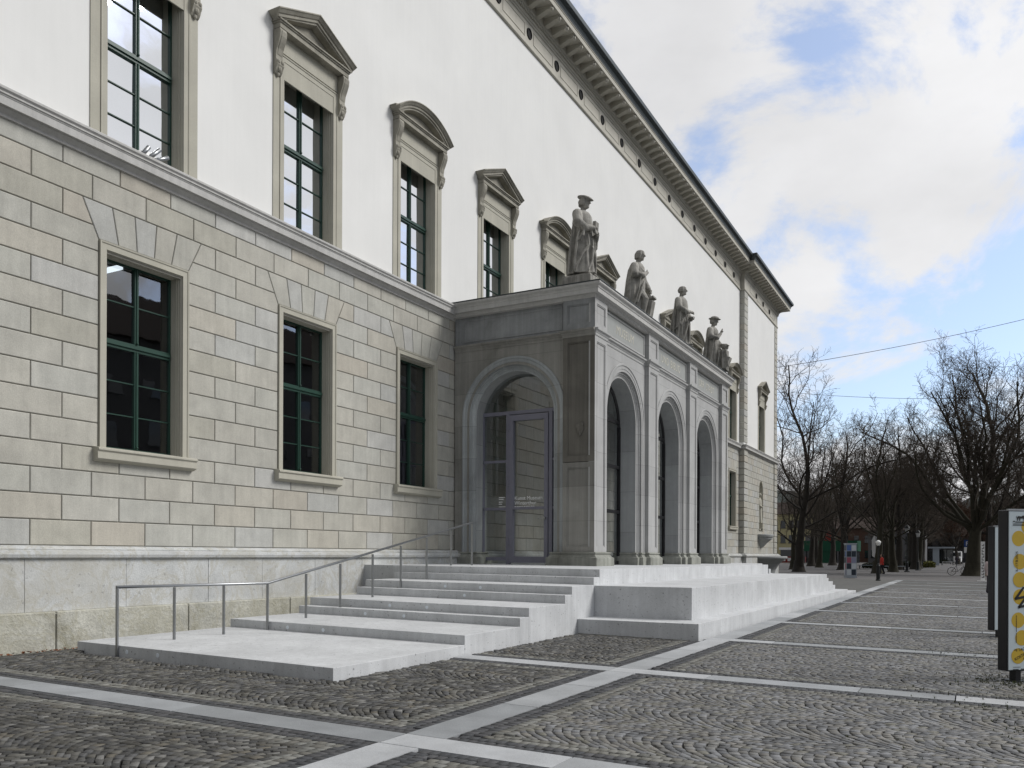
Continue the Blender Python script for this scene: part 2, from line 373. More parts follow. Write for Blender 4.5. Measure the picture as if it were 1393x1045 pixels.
def rust(mb, X, y0, y1, centers, unit=UB, ph=Y0, extra=None):
    B = X - .024
    for k in range(16):
        a, b = Z0C + k * HC, Z0C + (k + 1) * HC
        if k == 15: b = 8.575
        js = []; m = math.floor((y0 - ph) / unit) - 1
        while ph + (m + .5 * (k % 2)) * unit < y1 + unit:
            js.append(ph + (m + .5 * (k % 2)) * unit); m += 1
        if a < ZF1 + .6 and b > ZF0 + .01:
            lim = 1.2 * UB if k < 13 else 1.45 * UB
            js = [j for j in js if not any(abs(j - c) < lim for c in centers)]
        js = [y0] + [j for j in js if y0 + .15 < j < y1 - .15] + [y1]
        for p, q in zip(js, js[1:]):
            cs = [c for c in centers if p - .01 < c < q + .01]
            if extra and any(p < e[1] and q > e[0] and a < e[3] - .02 and b > e[2] + .02 for e in extra):
                for e in extra:
                    if p < e[0]: block(mb, B, [(p, a), (e[0], a), (e[0], b), (p, b)])
                    if q > e[1]: block(mb, B, [(e[1], a), (q, a), (q, b), (e[1], b)])
                continue
            if cs and 4 <= k <= 13:
                c = cs[0]; sl = lambda z: HF + max(0, z - ZF1) * .49
                for sg in (-1, 1):
                    o = p if sg < 0 else q
                    pts = [(o, a), (c + sg * sl(a), a)]
                    if a < ZF1 < b: pts.append((c + sg * HF, ZF1))
                    pts += [(c + sg * sl(b), b), (o, b)]
                    if sg > 0: pts = pts[::-1]
                    block(mb, B, pts)
                continue
            block(mb, B, [(p, a), (q, a), (q, b), (p, b)])
    zt = Z0C + 14 * HC
    for c in centers:
        bt = [-HF, -.57, -.185, .185, .57, HF]; tp = [-HF - (zt - ZF1) * .49, -.70, -.235, .235, .70, HF + (zt - ZF1) * .49]
        for i in range(5):
            block(mb, B, [(c + bt[i], ZF1), (c + bt[i + 1], ZF1), (c + tp[i + 1], zt), (c + tp[i], zt)])
# ---- ground floor
mb = MB(); rust(mb, XW, -1.0, PY0 - .02, [WY(k) for k in LOWK if k not in PK])
lower = wobj(mb, 'rusticated_wall', 'block', museum)
NY = 61.43
mb = MB(); rust(mb, XP, PY0 + 1.0, PY1 - 1.0, [], .78, NY, extra=[(NY - .62, NY + .62, 3.437, 6.87)])
wobj(mb, 'rusticated_wall', 'block', museum)
mb = MB()
wall_grid(mb, XW - .024, -1, PY0, 1.6, 8.7, [(WY(k) - .80, WY(k) + .80, 3.47, 6.9) for k in LOWK if k not in PK])
wall_grid(mb, XP - .024, PY0, PY1, 1.6, 8.7, [(NY - .6, NY + .6, 3.44, 6.86)])
mb.add([(XW - .024, PY0, 1.6), (XP - .024, PY0, 1.6), (XP - .024, PY0, 8.7), (XW - .024, PY0, 8.7)], [(0, 1, 2, 3)])
mb.add([(XP - .024, PY1, 0), (-30, PY1, 0), (-30, PY1, 8.7), (XP - .024, PY1, 8.7)], [(0, 1, 2, 3)])
wobj(mb, 'mortar_bed', 'joint', museum)
# ---- upper floor
mb = MB()
wall_grid(mb, XW, -1, PY0, 8.6, 19.2, [(WY(k) - .82, WY(k) + .82, 8.85, 12.3) for k in LOWK])
wall_grid(mb, XP, PY0, PY1, 8.6, 19.2, [(NY - .82, NY + .82, 8.85, 12.3)])
mb.add([(XW, PY0, 8.6), (XP, PY0, 8.6), (XP, PY0, 19.2), (XW, PY0, 19.2)], [(0, 1, 2, 3)])
mb.add([(XP, PY1, 8.6), (-30, PY1, 8.6), (-30, PY1, 19.2), (XP, PY1, 19.2)], [(0, 1, 2, 3)])
wobj(mb, 'rendered_upper_wall', 'stucco', museum)
# ---- closed volume behind: rooms, roof
mb = MB()
for k in LOWK:
    c = WY(k)
    y0, y1, x0, x1, z0, z1 = c - 2.1, c + 2.1, -21, XW - .36, 2.2, 8.2
    V = [(x0, y0, z0), (x1, y0, z0), (x1, y1, z0), (x0, y1, z0), (x0, y0, z1), (x1, y0, z1), (x1, y1, z1), (x0, y1, z1)]
    mb.add(V, [(0, 1, 2, 3), (4, 7, 6, 5), (0, 4, 5, 1), (2, 6, 7, 3), (0, 3, 7, 4)])
wobj(mb, 'room_interior', 'room', museum)
for (x0, x1, y0, y1) in ((-18.2, -16.9, 12.55, 13.1), (-20.6, -19.2, 14.55, 14.75), (-20.6, -19.2, 15.2, 15.45), (-18.4, -17.3, 18.1, 19.0)):
    mb = MB(); mb.box(x0, x1, y0, y1, 8.0, 8.06); wobj(mb, 'ceiling_light', 'lamp', museum)
mb = MB(); mb.box(-30, XW - .5, -1, PY1 - .3, 8.3, 20.6)
wobj(mb, 'inner_core', 'dark', museum)
PATH = [(XW, -1.0), (XW, PY0), (XP, PY0), (XP, PY1), (-30, PY1)]
# ---- plinth
mb = MB()
def slabs(xf, z0, z1, cuts, y0, y1, jw=.006):
    ys = [y0] + [c for c in cuts if y0 < c < y1] + [y1]
    for a, b in zip(ys, ys[1:]): mb.box(-13.8, xf - random.uniform(0, .008), a + jw / 2, b - jw / 2, z0, z1)
cu = [8.2, 10.05, 11.9, 13.35, 15.0, 16.7, 18.6]; y = 20.3
while y < PY0: cu.append(y); y += random.uniform(1.4, 2.1)
slabs(-13.25, .64, 1.525, sorted([6.2, 4.3, 2.2] + cu), -1, PY0 - .01)
wobj(mb, 'plinth_course', 'plinth', museum, bevel=.006)
mb = MB(); slabs(-13.16, -.3, .64, [1.5, 3.6, 6.1, 8.68, 11.35, 14.1, 16.8, 19.3, 22, 25, 28, 31, 34, 37, 40, 43, 46, 49, 52, 54.5], -1, PY0 - .01, .018)
mb.add([(-13.26, -1, .63), (-13.165, -1, .60), (-13.165, PY0, .60), (-13.26, PY0, .68)], [(0, 1, 2, 3)])
wobj(mb, 'rough_base_course', 'plinth_low', museum, bevel=.02)
mb = MB(); mb.box(-14, XP + .2, PY0 + .005, PY1, -.3, 1.53); wobj(mb, 'plinth_course', 'plinth', museum, bevel=.01)
mb = MB()
mb.sweep(PATH, [(-.1, 1.50), (.24, 1.50), (.27, 1.52), (.285, 1.57), (.275, 1.62), (.23, 1.63), (.20, 1.64), (.205, 1.66), (.17, 1.69), (.11, 1.715), (-.1, 1.72)])
wobj(mb, 'plinth_ledge', 'plinth', museum)
# ---- string course
mb = MB()
mb.sweep(PATH, [(-.05, 8.44), (.04, 8.455), (.045, 8.50), (.10, 8.545), (.125, 8.565), (.125, 8.575), (.185, 8.575), (.185, 8.70), (.195, 8.71), (.195, 8.725), (.215, 8.735), (.215, 8.765), (.245, 8.795), (.245, 8.83), (.23, 8.845), (-.05, 8.885)])
wobj(mb, 'string_course', 'string', museum)
# ---- frieze and cornice
mb = MB()
mb.sweep(PATH, [(-.1, 18.92), (.05, 18.935), (.075, 18.96), (.075, 19.01), (.03, 19.03), (.03, 19.79), (.055, 19.80), (.07, 19.83), (.07, 19.86), (.10, 19.87), (.115, 19.91), (-.1, 19.92)])
def panel(mb, X, ya, yb, za, zb, w=.022, p=.016, out=1):
    for a, b, c, d in ((ya, yb, za, za + w), (ya, yb, zb - w, zb), (ya, ya + w, za + w, zb - w), (yb - w, yb, za + w, zb - w)): mb.box(X - .01, X + p, a, b, c, d)
VY = [Y0 + (j + .0) * BAY / 2 for j in range(-5, 21)]
for v in VY:
    if -1 < v < PY0 - 1.2: panel(mb, XW + .03, v + .32, min(v + BAY / 2 - .32, PY0 - .2), 19.22, 19.66)
for j in range(4): panel(mb, XP + .03, 57.3 + j * 2.15 + .3, 57.3 + (j + 1) * 2.15 - .35, 19.22, 19.66)
frieze = wobj(mb, 'frieze', 'cornice', museum)
mb = MB()
mb.lathe([(0, .004), (.15, .004), (.15, .03), (.175, .035), (.19, .0)], n=20)
vent = mb.obj('round_vent', 'dark', smooth=False)
vent.data.transform(Matrix.Rotation(R(90), 4, 'Y'))
vys = [(XW + .03, v) for v in VY if v > 0] + [(XP + .03, 57.3 + j * 2.15) for j in range(1, 4)]
for i, (x, v) in enumerate(vys):
    o = vent if i == 0 else vent.copy()
    if i: COL.objects.link(o)
    o.parent = frieze; o.location = (x, v, 19.45)
mb = MB()
mb.sweep(PATH, [(-.1, 19.90), (.11, 19.90), (.11, 20.07), (.17, 20.07), (.19, 20.10), (.19, 20.36), (.80, 20.36), (.80, 20.335), (.83, 20.335), (.83, 20.50), (.85, 20.51), (.85, 20.54), (-.1, 20.56)])
y = -.9
while y < PY1:                                     # dentil row under the brackets
    X = XW if y < PY0 - .05 else XP
    mb.box(X + .10, X + .165, y, y + .062, 19.95, 20.06); y += .112
cornice = wobj(mb, 'cornice', 'cornice', museum)
mb = MB()
pr = [(0, 0), (.54, 0), (.57, -.03), (.57, -.10), (.52, -.145), (.44, -.135), (.36, -.15), (.22, -.20), (.08, -.245), (0, -.25)]
mb.prism(pr, lambda a, b, d: (a, d, b), -.105, .105)
mb.box(0, .60, -.13, .13, -.035, -.001)
mb.ball((.59, 0, -.09), (.022, .05, .05), 8, 6)
mod = mb.obj('bracket', 'cornice', bevel=0)
ms = []; y = Y0 - BAY / 14 - 18 * BAY / 7 + .3
k = 0
while y < PY0 - .6:
    if y > 12.5: ms.append((XW + .19, y))
    y += BAY / 7
ms += [(XP + .19, PY0 + .05 + j * .62) for j in range(18)]
for i, (x, v) in enumerate(ms):
    o = mod if i == 0 else mod.copy()
    if i: COL.objects.link(o)
    o.parent = cornice; o.location = Vector((x, v, 20.36))- Vector((0,0,0))
mb = MB()
mb.sweep(PATH, [(.6, 20.535), (.86, 20.545), (.87, 20.60), (.91, 20.68), (.98, 20.74), (1.0, 20.76), (1.04, 20.77), (1.05, 20.92), (1.0, 20.94), (.94, 20.93), (.94, 20.85), (.80, 20.88)])
wobj(mb, 'gutter', 'gutter', museum)
mb = MB(); mb.sweep(PATH, [(.93, 20.80), (-3, 22.6)], caps=False); mb.add([(-16.4, -1, 22.6), (-16.4, PY1, 22.6), (-30, PY1, 22.6), (-30, -1, 22.6)], [(0, 1, 2, 3)])
wobj(mb, 'roof', 'roof', museum)
# ---- quoins of the end pavilion
def quoin_stack(y0, y1, xb, xf, z0, z1, n, p=.035):
    mb = MB(); h = (z1 - z0) / n
    for i in range(n):
        mb.box(xb, xf + p, y0 - p, y1, z0 + i * h + .014, z0 + (i + 1) * h - .014)
    return mb
for (y0, y1) in ((PY0 + .0, PY0 + .93), (PY1 - .93, PY1 + .0)):
    q = quoin_stack(y0, y1, XW - .1, XP, 9.01, 18.93, 23, .04); wobj(q, 'quoin_strip', 'block', museum, bevel=.03)
    q = quoin_stack(y0 - .02, y1, XW - .1, XP, Z0C, 8.57, 16, .07); wobj(q, 'quoin_strip', 'block', museum, bevel=.03)

# ---------------------------------------------------------------- windows (prototype at the origin: x out, y along, z up)
def frame_sweep(mb, hi, z0, z1, prof, sill=False):
    # architrave round left, top, right. prof: (d outward from opening edge, x)
    L = len(prof); vs = []
    for (sy, zz, top) in ((-1, z0, 0), (-1, z1, 1), (1, z1, 1), (1, z0, 0)):
        for d, x in prof: vs.append((x, sy * (hi + d), zz + (d if top else 0)))
    fs = [(i * L + k, (i + 1) * L + k, (i + 1) * L + k + 1, i * L + k + 1) for i in range(3) for k in range(L - 1)]
    mb.add(vs, fs)
def sash(parent, hi, z0, z1, zt, xg, rows_top, rows_low, pane):
    mb = MB(); w = .062; xa, xb = xg - .03, xg + .035
    mb.box(xa, xb, -hi, -hi + w, z0, z1); mb.box(xa, xb, hi - w, hi, z0, z1)
    mb.box(xa, xb, -hi + w, hi - w, z0, z0 + w); mb.box(xa, xb, -hi + w, hi - w, z1 - w, z1)
    mb.box(xa, xb + .012, -.042, .042, z0 + w, zt - .07); mb.box(xa, xb + .012, -.042, .042, zt + .07, z1 - w)
    mb.tube([(xb + .02, 0, z0 + w), (xb + .02, 0, zt - .07)], .016, 8); mb.tube([(xb + .02, 0, zt + .07), (xb + .02, 0, z1 - w)], .016, 8)
    mb.box(xa, xb + .02, -hi + w, hi - w, zt - .07, zt + .07); mb.box(xb + .02, xb + .05, -hi + w, hi - w, zt - .02, zt + .03)
    for i in range(1, rows_low):
        z = z0 + w + (zt - .07 - z0 - w) * i / rows_low
        for s in (-1, 1): mb.box(xa + .01, xb - .005, min(s * .043, s * (hi - w)), max(s * .043, s * (hi - w)), z - .0085, z + .0085)
    for i in range(1, rows_top):
        z = zt + .07 + (z1 - w - zt - .07) * i / rows_top
        for s in (-1, 1): mb.box(xa + .01, xb - .005, min(s * .043, s * (hi - w)), max(s * .043, s * (hi - w)), z - .0085, z + .0085)
    mb.ball((xb + .04, 0, zt + .09), .022, 8, 6); mb.ball((xb + .04, 0, z0 + .1), .022, 8, 6)
    mb.obj('sash', 'green', parent)
    mb = MB(); rp = random.Random(int(z0 * 10))
    zl = [z0 + .02] + [z0 + w + (zt - .07 - z0 - w) * i / rows_low for i in range(1, rows_low)] + [zt] + [zt + .07 + (z1 - w - zt - .07) * i / rows_top for i in range(1, rows_top)] + [z1 - .02]
    for za, zb in zip(zl, zl[1:]):
        for ya, yb in ((-hi + .02, 0), (0, hi - .02)):       # every pane sits at its own slight angle
            a, b = rp.uniform(-.0022, .0022), rp.uniform(-.0025, .0025)
            mb.add([(xg - a - b, ya, za), (xg + a - b, yb, za), (xg + a + b, yb, zb), (xg - a + b, ya, zb)], [(0, 1, 2, 3)])
    mb.obj('pane', pane, parent, recalc=False)
JP = [(0, -.36), (.002, -.12), (.012, -.12), (.014, -.075), (.03, -.07), (.032, -.03), (.045, -.012), (.05, .022), (.15, .022), (.155, .035), (.185, .04), (.187, -.04)]
def lower_window():
    mb = MB(); frame_sweep(mb, .775, 3.44, 6.90, JP)
    w = mb.obj('window', 'trim', museum)
    sash(w, .80, 3.455, 6.93, 5.40, -.30, 2, 3, 'pane_low')
    mb = MB(); mb.prism([(-.34, 3.41), (-.34, 3.475), (.04, 3.455), (.14, 3.44), (.17, 3.425), (.17, 3.39), (.14, 3.37), (.14, 3.245), (.11, 3.225), (.04, 3.20), (-.02, 3.20)], lambda a, b, d: (a, d, b), -1.07, 1.07)
    mb.obj('sill', 'trim', w, bevel=.006); return w
def console(mb, yc, w=.2):
    pr = [(0, 13.03), (.205, 13.03), (.225, 12.96), (.215, 12.86), (.17, 12.74), (.115, 12.62), (.09, 12.48), (.095, 12.40), (.13, 12.34), (.14, 12.27), (.11, 12.21), (.09, 12.15), (.05, 12.09), (0, 12.07)]
    mb.prism(pr, lambda a, b, d: (a, d, b), yc - w / 2, yc + w / 2)
    mb.prism([(.2, 13.03), (.235, 12.96), (.225, 12.86), (.18, 12.74), (.125, 12.62), (.1, 12.5), (.08, 12.62), (.15, 12.8)], lambda a, b, d: (a, d, b), yc - w * .28, yc + w * .28)
    for dy in (-.055, .055): mb.ball((.115, yc + dy, 12.33), (.05, .05, .055), 8, 6)
    mb.ball((.085, yc, 12.2), (.055, .065, .07), 8, 6); mb.ball((.05, yc, 12.1), (.04, .045, .06), 8, 6)
def upper_window(kind):
    mb = MB(); frame_sweep(mb, .775, 8.86, 12.44, JP)
    mb.box(-.02, .02, -1.155, -.955, 8.86, 12.10); mb.box(-.02, .02, .955, 1.155, 8.86, 12.10)
    mb.box(-.02, .012, -1.155, 1.155, 12.10, 13.06); mb.box(-.02, .03, -.95, .95, 12.66, 13.05)
    mb.box(-.34, .045, -.79, .79, 8.80, 8.90)
    w = mb.obj('window', 'trim', museum)
    sash(w, .80, 8.895, 12.46, 10.78, -.30, 2, 3, 'pane')
    for yc in (-1.055, 1.055): mb = MB(); console(mb, yc); mb.obj('console', 'weather', w)
    mb = MB()
    hz = 1.15
    # horizontal cornice: swept with returns
    for a, b, c, d in ((.21, hz, 13.045, 13.15), (.235, hz + .025, 13.15, 13.185), (.265, hz + .05, 13.185, 13.215)): mb.box(-.02, a, -b, b, c, d)
    if kind == 'tri':
        outer = [(-1.31, 13.35), (0, 13.90), (1.31, 13.35)]; base_l, base_r = (-1.2, 13.2), (1.2, 13.2)
        def arcline(off):  # polyline of the rake, moved down by off
            return [(-1.31 + off * .55, 13.36 - off), (0, 13.90 - off * 1.08), (1.31 - off * .55, 13.36 - off)]
    else:
        def arcline(off):
            Rr = 1.95; zc = 13.80 - Rr; a = math.asin(1.31 / Rr); n = 22
            return [((Rr - off) * math.sin(-a + 2 * a * i / n), zc + (Rr - off) * math.cos(-a + 2 * a * i / n)) for i in range(n + 1)]
    steps = [(0.0, .34), (.025, .345), (.03, .33), (.09, .28), (.095, .255), (.15, .25), (.155, .22), (.20, .215), (.215, .17), (.235, .06)]
    lines = [arcline(o) for o, _ in steps]; n = len(lines[0]); vs = []; fs = []
    back = [( -.02, a, b) for a, b in lines[0]]
    vs += back
    for (o, x), ln in zip(steps, lines):
        for a, b in ln: vs.append((x, a, max(b, 13.2) if o > .02 else b))
    L = len(steps) + 1
    for i in range(L - 1):
        for j in range(n - 1): fs.append((i * n + j, i * n + j + 1, (i + 1) * n + j + 1, (i + 1) * n + j))
    fs.append(tuple(i * n for i in range(L))); fs.append(tuple(i * n + n - 1 for i in range(L - 1, -1, -1)))
    mb.add(vs, fs)
    ln = arcline(.2); mb.add([(.05, a, max(b, 13.2)) for a, b in ln] + [(.05, ln[-1][0], 13.2), (.05, ln[0][0], 13.2)], [tuple(range(n + 2))])
    for a, b, c in ((-1.15, 1, 0), (1.15, -1, 0)):
        s = 1 if a > 0 else -1
        mb.prism([(s * 1.15, 13.2), (s * 1.31, 13.36), (s * 1.0, 13.45), (s * .9, 13.2)], lambda p, q, d: (d, p, q), -.02, .2)
    mb.obj('pediment', 'weather', w)
    return w
lw = lower_window(); tri = upper_window('tri'); seg = upper_window('seg')
def place(w, first, x, y):
    o = w if first else dup(w, museum)
    o.location = Vector((x, y, 0)) - Vector(museum.location); return o
for i, k in enumerate([k for k in LOWK if k not in PK]): place(lw, i == 0, XW, WY(k))
ft = fs_ = True
for k in LOWK + ['p']:
    t = (k == 'p') or (k % 2 == 1)
    y = NY if k == 'p' else WY(k); x = XP if k == 'p' else XW
    if t: place(tri, ft, x, y); ft = False
    else: place(seg, fs_, x, y); fs_ = False
# ---- niche in the pavilion
mb = MB(); n = 14; vs = []; fs = []
for z, r in [(3.47, .58), (6.25, .58)] + [(6.25 + .58 * math.sin(R(a)), .58 * math.cos(R(a))) for a in (18, 36, 54, 72, 89)]:
    for i in range(n + 1): a = math.pi * i / n; vs.append((XP - .02 - r * math.sin(a) * .9, NY - r * math.cos(a), z))
for i in range(6):
    for k in range(n): fs.append((i * (n + 1) + k, i * (n + 1) + k + 1, (i + 1) * (n + 1) + k + 1, (i + 1) * (n + 1) + k))
mb.add(vs, fs)
arc = [(NY + .58 * math.cos(R(a)), 6.25 + .58 * math.sin(R(a))) for a in range(0, 181, 15)]
for s in (0, 1):
    h = arc[:7] if s == 0 else arc[6:]
    cor = (NY + .62, 6.88) if s == 0 else (NY - .62, 6.88)
    for p, q in zip(h, h[1:]): mb.add([(XP - .01, *p), (XP - .01, *q), (XP - .01, *cor)], [(0, 1, 2)])
mb.box(XP - .5, XP + .06, NY - .7, NY + .7, 3.36, 3.47)
wobj(mb, 'niche', 'trim', museum)
# ================================================================ entrance portico
QX0, QX1, QY0, QY1 = -13.42, -8.92, 21.10, 35.18
ZB = 1.27; SP = 5.57; RI = 1.25; RO = 1.42
portico = thing('entrance_portico', 'grey stone entrance portico with tall arches and statues along its flat roof', 'portico', (-11.2, 28.14, ZB))
AC = [23.70, 28.09, 32.48]; SXC = -11.5
fF = lambda a, z, d: (-9.05 + d, a, z)                       # front: a = y, d outward
fN = lambda a, z, d: (a, 21.22 - d, z)                       # near side: a = x
fS = lambda a, z, d: (a, QY1 - .12 + d, z)                   # far side
def arch_wall(mb, fn, a0, a1, z0, z1, arches, r, depth):
    A = sorted(arches); cuts = [a0] + [(p + q) / 2 for p, q in zip(A, A[1:])] + [a1]
    for d in (0, -depth):
        for i, c in enumerate(A):
            l, rr = cuts[i], cuts[i + 1]; n = 28
            mb.add([fn(l, z0, d), fn(c - r, z0, d), fn(c - r, SP, d), fn(l, SP, d)], [(0, 1, 2, 3)])
            mb.add([fn(c + r, z0, d), fn(rr, z0, d), fn(rr, SP, d), fn(c + r, SP, d)], [(0, 1, 2, 3)])
            pts = [(c - r * math.cos(math.pi * k / n), SP + r * math.sin(math.pi * k / n)) for k in range(n + 1)]
            out = []
            for k in range(n + 1):
                t = k / n
                if t < .25: out.append((l, SP + (z1 - SP) * t / .25))
                elif t > .75: out.append((rr, SP + (z1 - SP) * (1 - t) / .25))
                else: out.append((l + (rr - l) * (t - .25) / .5, z1))
            for k in range(n): mb.add([fn(*pts[k], d), fn(*pts[k + 1], d), fn(*out[k + 1], d), fn(*out[k], d)], [(0, 1, 2, 3)])
def arch_sweep(mb, fn, c, z0, prof):
    P = [(-1, 0, z0)] + [(-math.cos(math.pi * k / 32), math.sin(math.pi * k / 32), SP) for k in range(33)] + [(1, 0, z0)]
    L = len(prof); vs = [fn(c + ca * r, zz + sa * r, d) for ca, sa, zz in P for r, d in prof]
    mb.add(vs, [(i * L + k, (i + 1) * L + k, (i + 1) * L + k + 1, i * L + k + 1) for i in range(len(P) - 1) for k in range(L - 1)])
ARCHV = [(1.66, -.01), (1.66, .02), (1.645, .035), (1.60, .035), (1.585, .015), (1.565, .012), (1.50, .012), (1.495, -.02), (1.43, -.02), (1.425, -.055), (1.36, -.055), (1.355, -.085), (1.32, -.095), (1.30, -.12), (RI, -.125)]
mb = MB(); arch_wall(mb, fF, 21.24, QY1 - .14, ZB, 7.6, AC, RO, .80); wobj(mb, 'front_wall', 'portico', portico)
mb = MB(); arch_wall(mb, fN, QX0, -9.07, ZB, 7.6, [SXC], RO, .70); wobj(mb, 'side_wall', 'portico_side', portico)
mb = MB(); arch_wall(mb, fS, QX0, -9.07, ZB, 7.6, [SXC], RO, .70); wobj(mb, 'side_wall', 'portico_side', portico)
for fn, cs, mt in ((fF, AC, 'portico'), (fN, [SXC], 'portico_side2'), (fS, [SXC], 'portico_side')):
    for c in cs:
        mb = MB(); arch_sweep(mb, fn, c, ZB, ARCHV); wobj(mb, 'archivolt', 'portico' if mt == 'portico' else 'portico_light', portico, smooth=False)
        mb = MB(); arch_sweep(mb, fn, c, ZB, [(RI, -.125), (RI, -.82 if fn is fF else -.72)]); wobj(mb, 'arch_reveal', 'soffit', portico, smooth=True)
# pilasters: panelled slabs proud of the wall
def pilaster(a0, a1, fn, z0, z1, mat, name='pilaster', d=.13, pw=.13, side=True):
    mb = MB()
    def bx(p, q, r, s, d0, d1):
        V = [fn(p, r, d0), fn(q, r, d0), fn(q, s, d0), fn(p, s, d0), fn(p, r, d1), fn(q, r, d1), fn(q, s, d1), fn(p, s, d1)]
        mb.add(V, [(0, 1, 2, 3), (4, 5, 6, 7), (0, 1, 5, 4), (1, 2, 6, 5), (2, 3, 7, 6), (3, 0, 4, 7)])
    bx(a0, a1, z0, z1, -.05, d - .035)
    bx(a0, a0 + pw, z0, z1, d - .04, d); bx(a1 - pw, a1, z0, z1, d - .04, d)
    bx(a0 + pw, a1 - pw, z0, z0 + .16, d - .04, d); bx(a0 + pw, a1 - pw, z1 - .14, z1, d - .04, d)
    m = .028
    for e in ((a0 + pw, a0 + pw + m, z0 + .16, z1 - .14), (a1 - pw - m, a1 - pw, z0 + .16, z1 - .14), (a0 + pw + m, a1 - pw - m, z1 - .14 - m, z1 - .14), (a0 + pw + m, a1 - pw - m, z0 + .16, z0 + .16 + m)): bx(*e, d - .04, d - .014)
    return wobj(mb, name, mat, portico)
PIL = [(21.104, 21.97), (25.43, 26.35), (29.82, 30.74), (34.25, QY1)]
for a, b in PIL:
    pilaster(a, b, fF, 1.66, 7.5, 'portico')
    pilaster(a, b, fF, 7.70, 8.52, 'portico', 'frieze_block')
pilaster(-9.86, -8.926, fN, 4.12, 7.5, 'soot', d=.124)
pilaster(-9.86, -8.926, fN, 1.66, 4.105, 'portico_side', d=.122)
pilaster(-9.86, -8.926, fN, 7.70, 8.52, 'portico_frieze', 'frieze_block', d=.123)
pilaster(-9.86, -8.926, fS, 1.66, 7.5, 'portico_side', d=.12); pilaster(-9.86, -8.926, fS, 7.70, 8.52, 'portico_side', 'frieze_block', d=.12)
# carved relief on the corner pier
mb = MB(); mb.ball((-9.36, 21.115, 5.02), (.12, .03, .15), 12, 8); mb.ball((-9.30, 21.105, 5.12), (.06, .03, .06), 8, 6); mb.ball((-9.43, 21.105, 5.07), (.05, .03, .08), 8, 6); mb.ball((-9.36, 21.105, 4.88), (.05, .03, .07), 8, 6)
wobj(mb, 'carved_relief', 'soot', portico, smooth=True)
# frieze wall with long panels
mb = MB()
mb.sweep([(QX0, 21.22), (-9.05, 21.22), (-9.05, QY1 - .12), (QX0, QY1 - .12)], [(-.3, 7.55), (-.02, 7.58), (-.02, 8.58), (-.3, 8.6)], caps=False)
def lpanel(fn, a0, a1, z0=7.78, z1=8.44):
    w = .05
    for (p, q, r, s) in ((a0, a1, z0, z0 + w), (a0, a1, z1 - w, z1), (a0, a0 + w, z0 + w, z1 - w), (a1 - w, a1, z0 + w, z1 - w)):
        V = [fn(p, r, -.05), fn(q, r, -.05), fn(q, s, -.05), fn(p, s, -.05), fn(p, r, .012), fn(q, r, .012), fn(q, s, .012), fn(p, s, .012)]
        mb.add(V, [(4, 5, 6, 7), (0, 1, 5, 4), (1, 2, 6, 5), (2, 3, 7, 6), (3, 0, 4, 7)])
for (a, b), (c, d) in zip(PIL, PIL[1:]): lpanel(fF, b + .06, c - .06)
wobj(mb, 'frieze', 'portico', portico)
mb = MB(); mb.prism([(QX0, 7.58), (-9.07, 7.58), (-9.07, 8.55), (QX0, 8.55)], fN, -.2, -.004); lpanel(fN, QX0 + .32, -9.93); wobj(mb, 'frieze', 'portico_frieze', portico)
for s, y in (('MUSEUM', AC[0] - .72), ('UND', AC[1] - 1.1), ('BIBLIO', AC[1] - .1), ('DER', AC[2] - 1.05), ('STADT', AC[2] - .1)):
    o = text_obj(s, .36, (-9.064, y, 7.98), (0, 1, 0), (0, 0, 1), 'incised', portico, 'inscription', extrude=.010, space=1.05)
    o.location = -Vector(portico.location)
def ress(off):      # perimeter following the pilaster projections
    p = [(QX0, 21.22), (-9.86, 21.22), (-9.86, 21.10), (-8.92, 21.10)]
    for i, (a, b) in enumerate(PIL):
        if i: p += [(-9.05, a), (-8.92, a)]
        if i < 3: p += [(-8.92, b), (-9.05, b)]
    p += [(-8.92, QY1), (-9.86, QY1), (-9.86, QY1 - .12), (QX0, QY1 - .12)]; return p
RS = ress(0)
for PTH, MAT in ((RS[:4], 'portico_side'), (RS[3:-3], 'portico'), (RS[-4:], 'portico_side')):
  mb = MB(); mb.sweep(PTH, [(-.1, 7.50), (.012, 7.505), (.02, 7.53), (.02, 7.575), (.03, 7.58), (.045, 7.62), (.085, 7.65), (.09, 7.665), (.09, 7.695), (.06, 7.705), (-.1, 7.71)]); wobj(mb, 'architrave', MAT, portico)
cp = [(QX0, 21.10), (-8.92, 21.10), (-8.92, QY1), (QX0, QY1)]
mb = MB(); mb.sweep(cp, [(-.3, 8.50), (.012, 8.515), (.02, 8.56), (.05, 8.60), (.14, 8.61), (.14, 8.72), (.155, 8.73), (.165, 8.77), (.21, 8.81), (.225, 8.83), (.225, 8.875), (.20, 8.885)]); wobj(mb, 'cornice', 'string', portico)
mb = MB(); mb.sweep(cp, [(.19, 8.885), (.24, 8.885), (.24, 8.905), (.19, 8.92), (-.1, 8.95), (-2.2, 9.02)]); mb.box(QX0 - .1, -9.6, 21.7, QY1 - .6, 8.94, 9.015); wobj(mb, 'roof_sheet', 'gutter', portico)
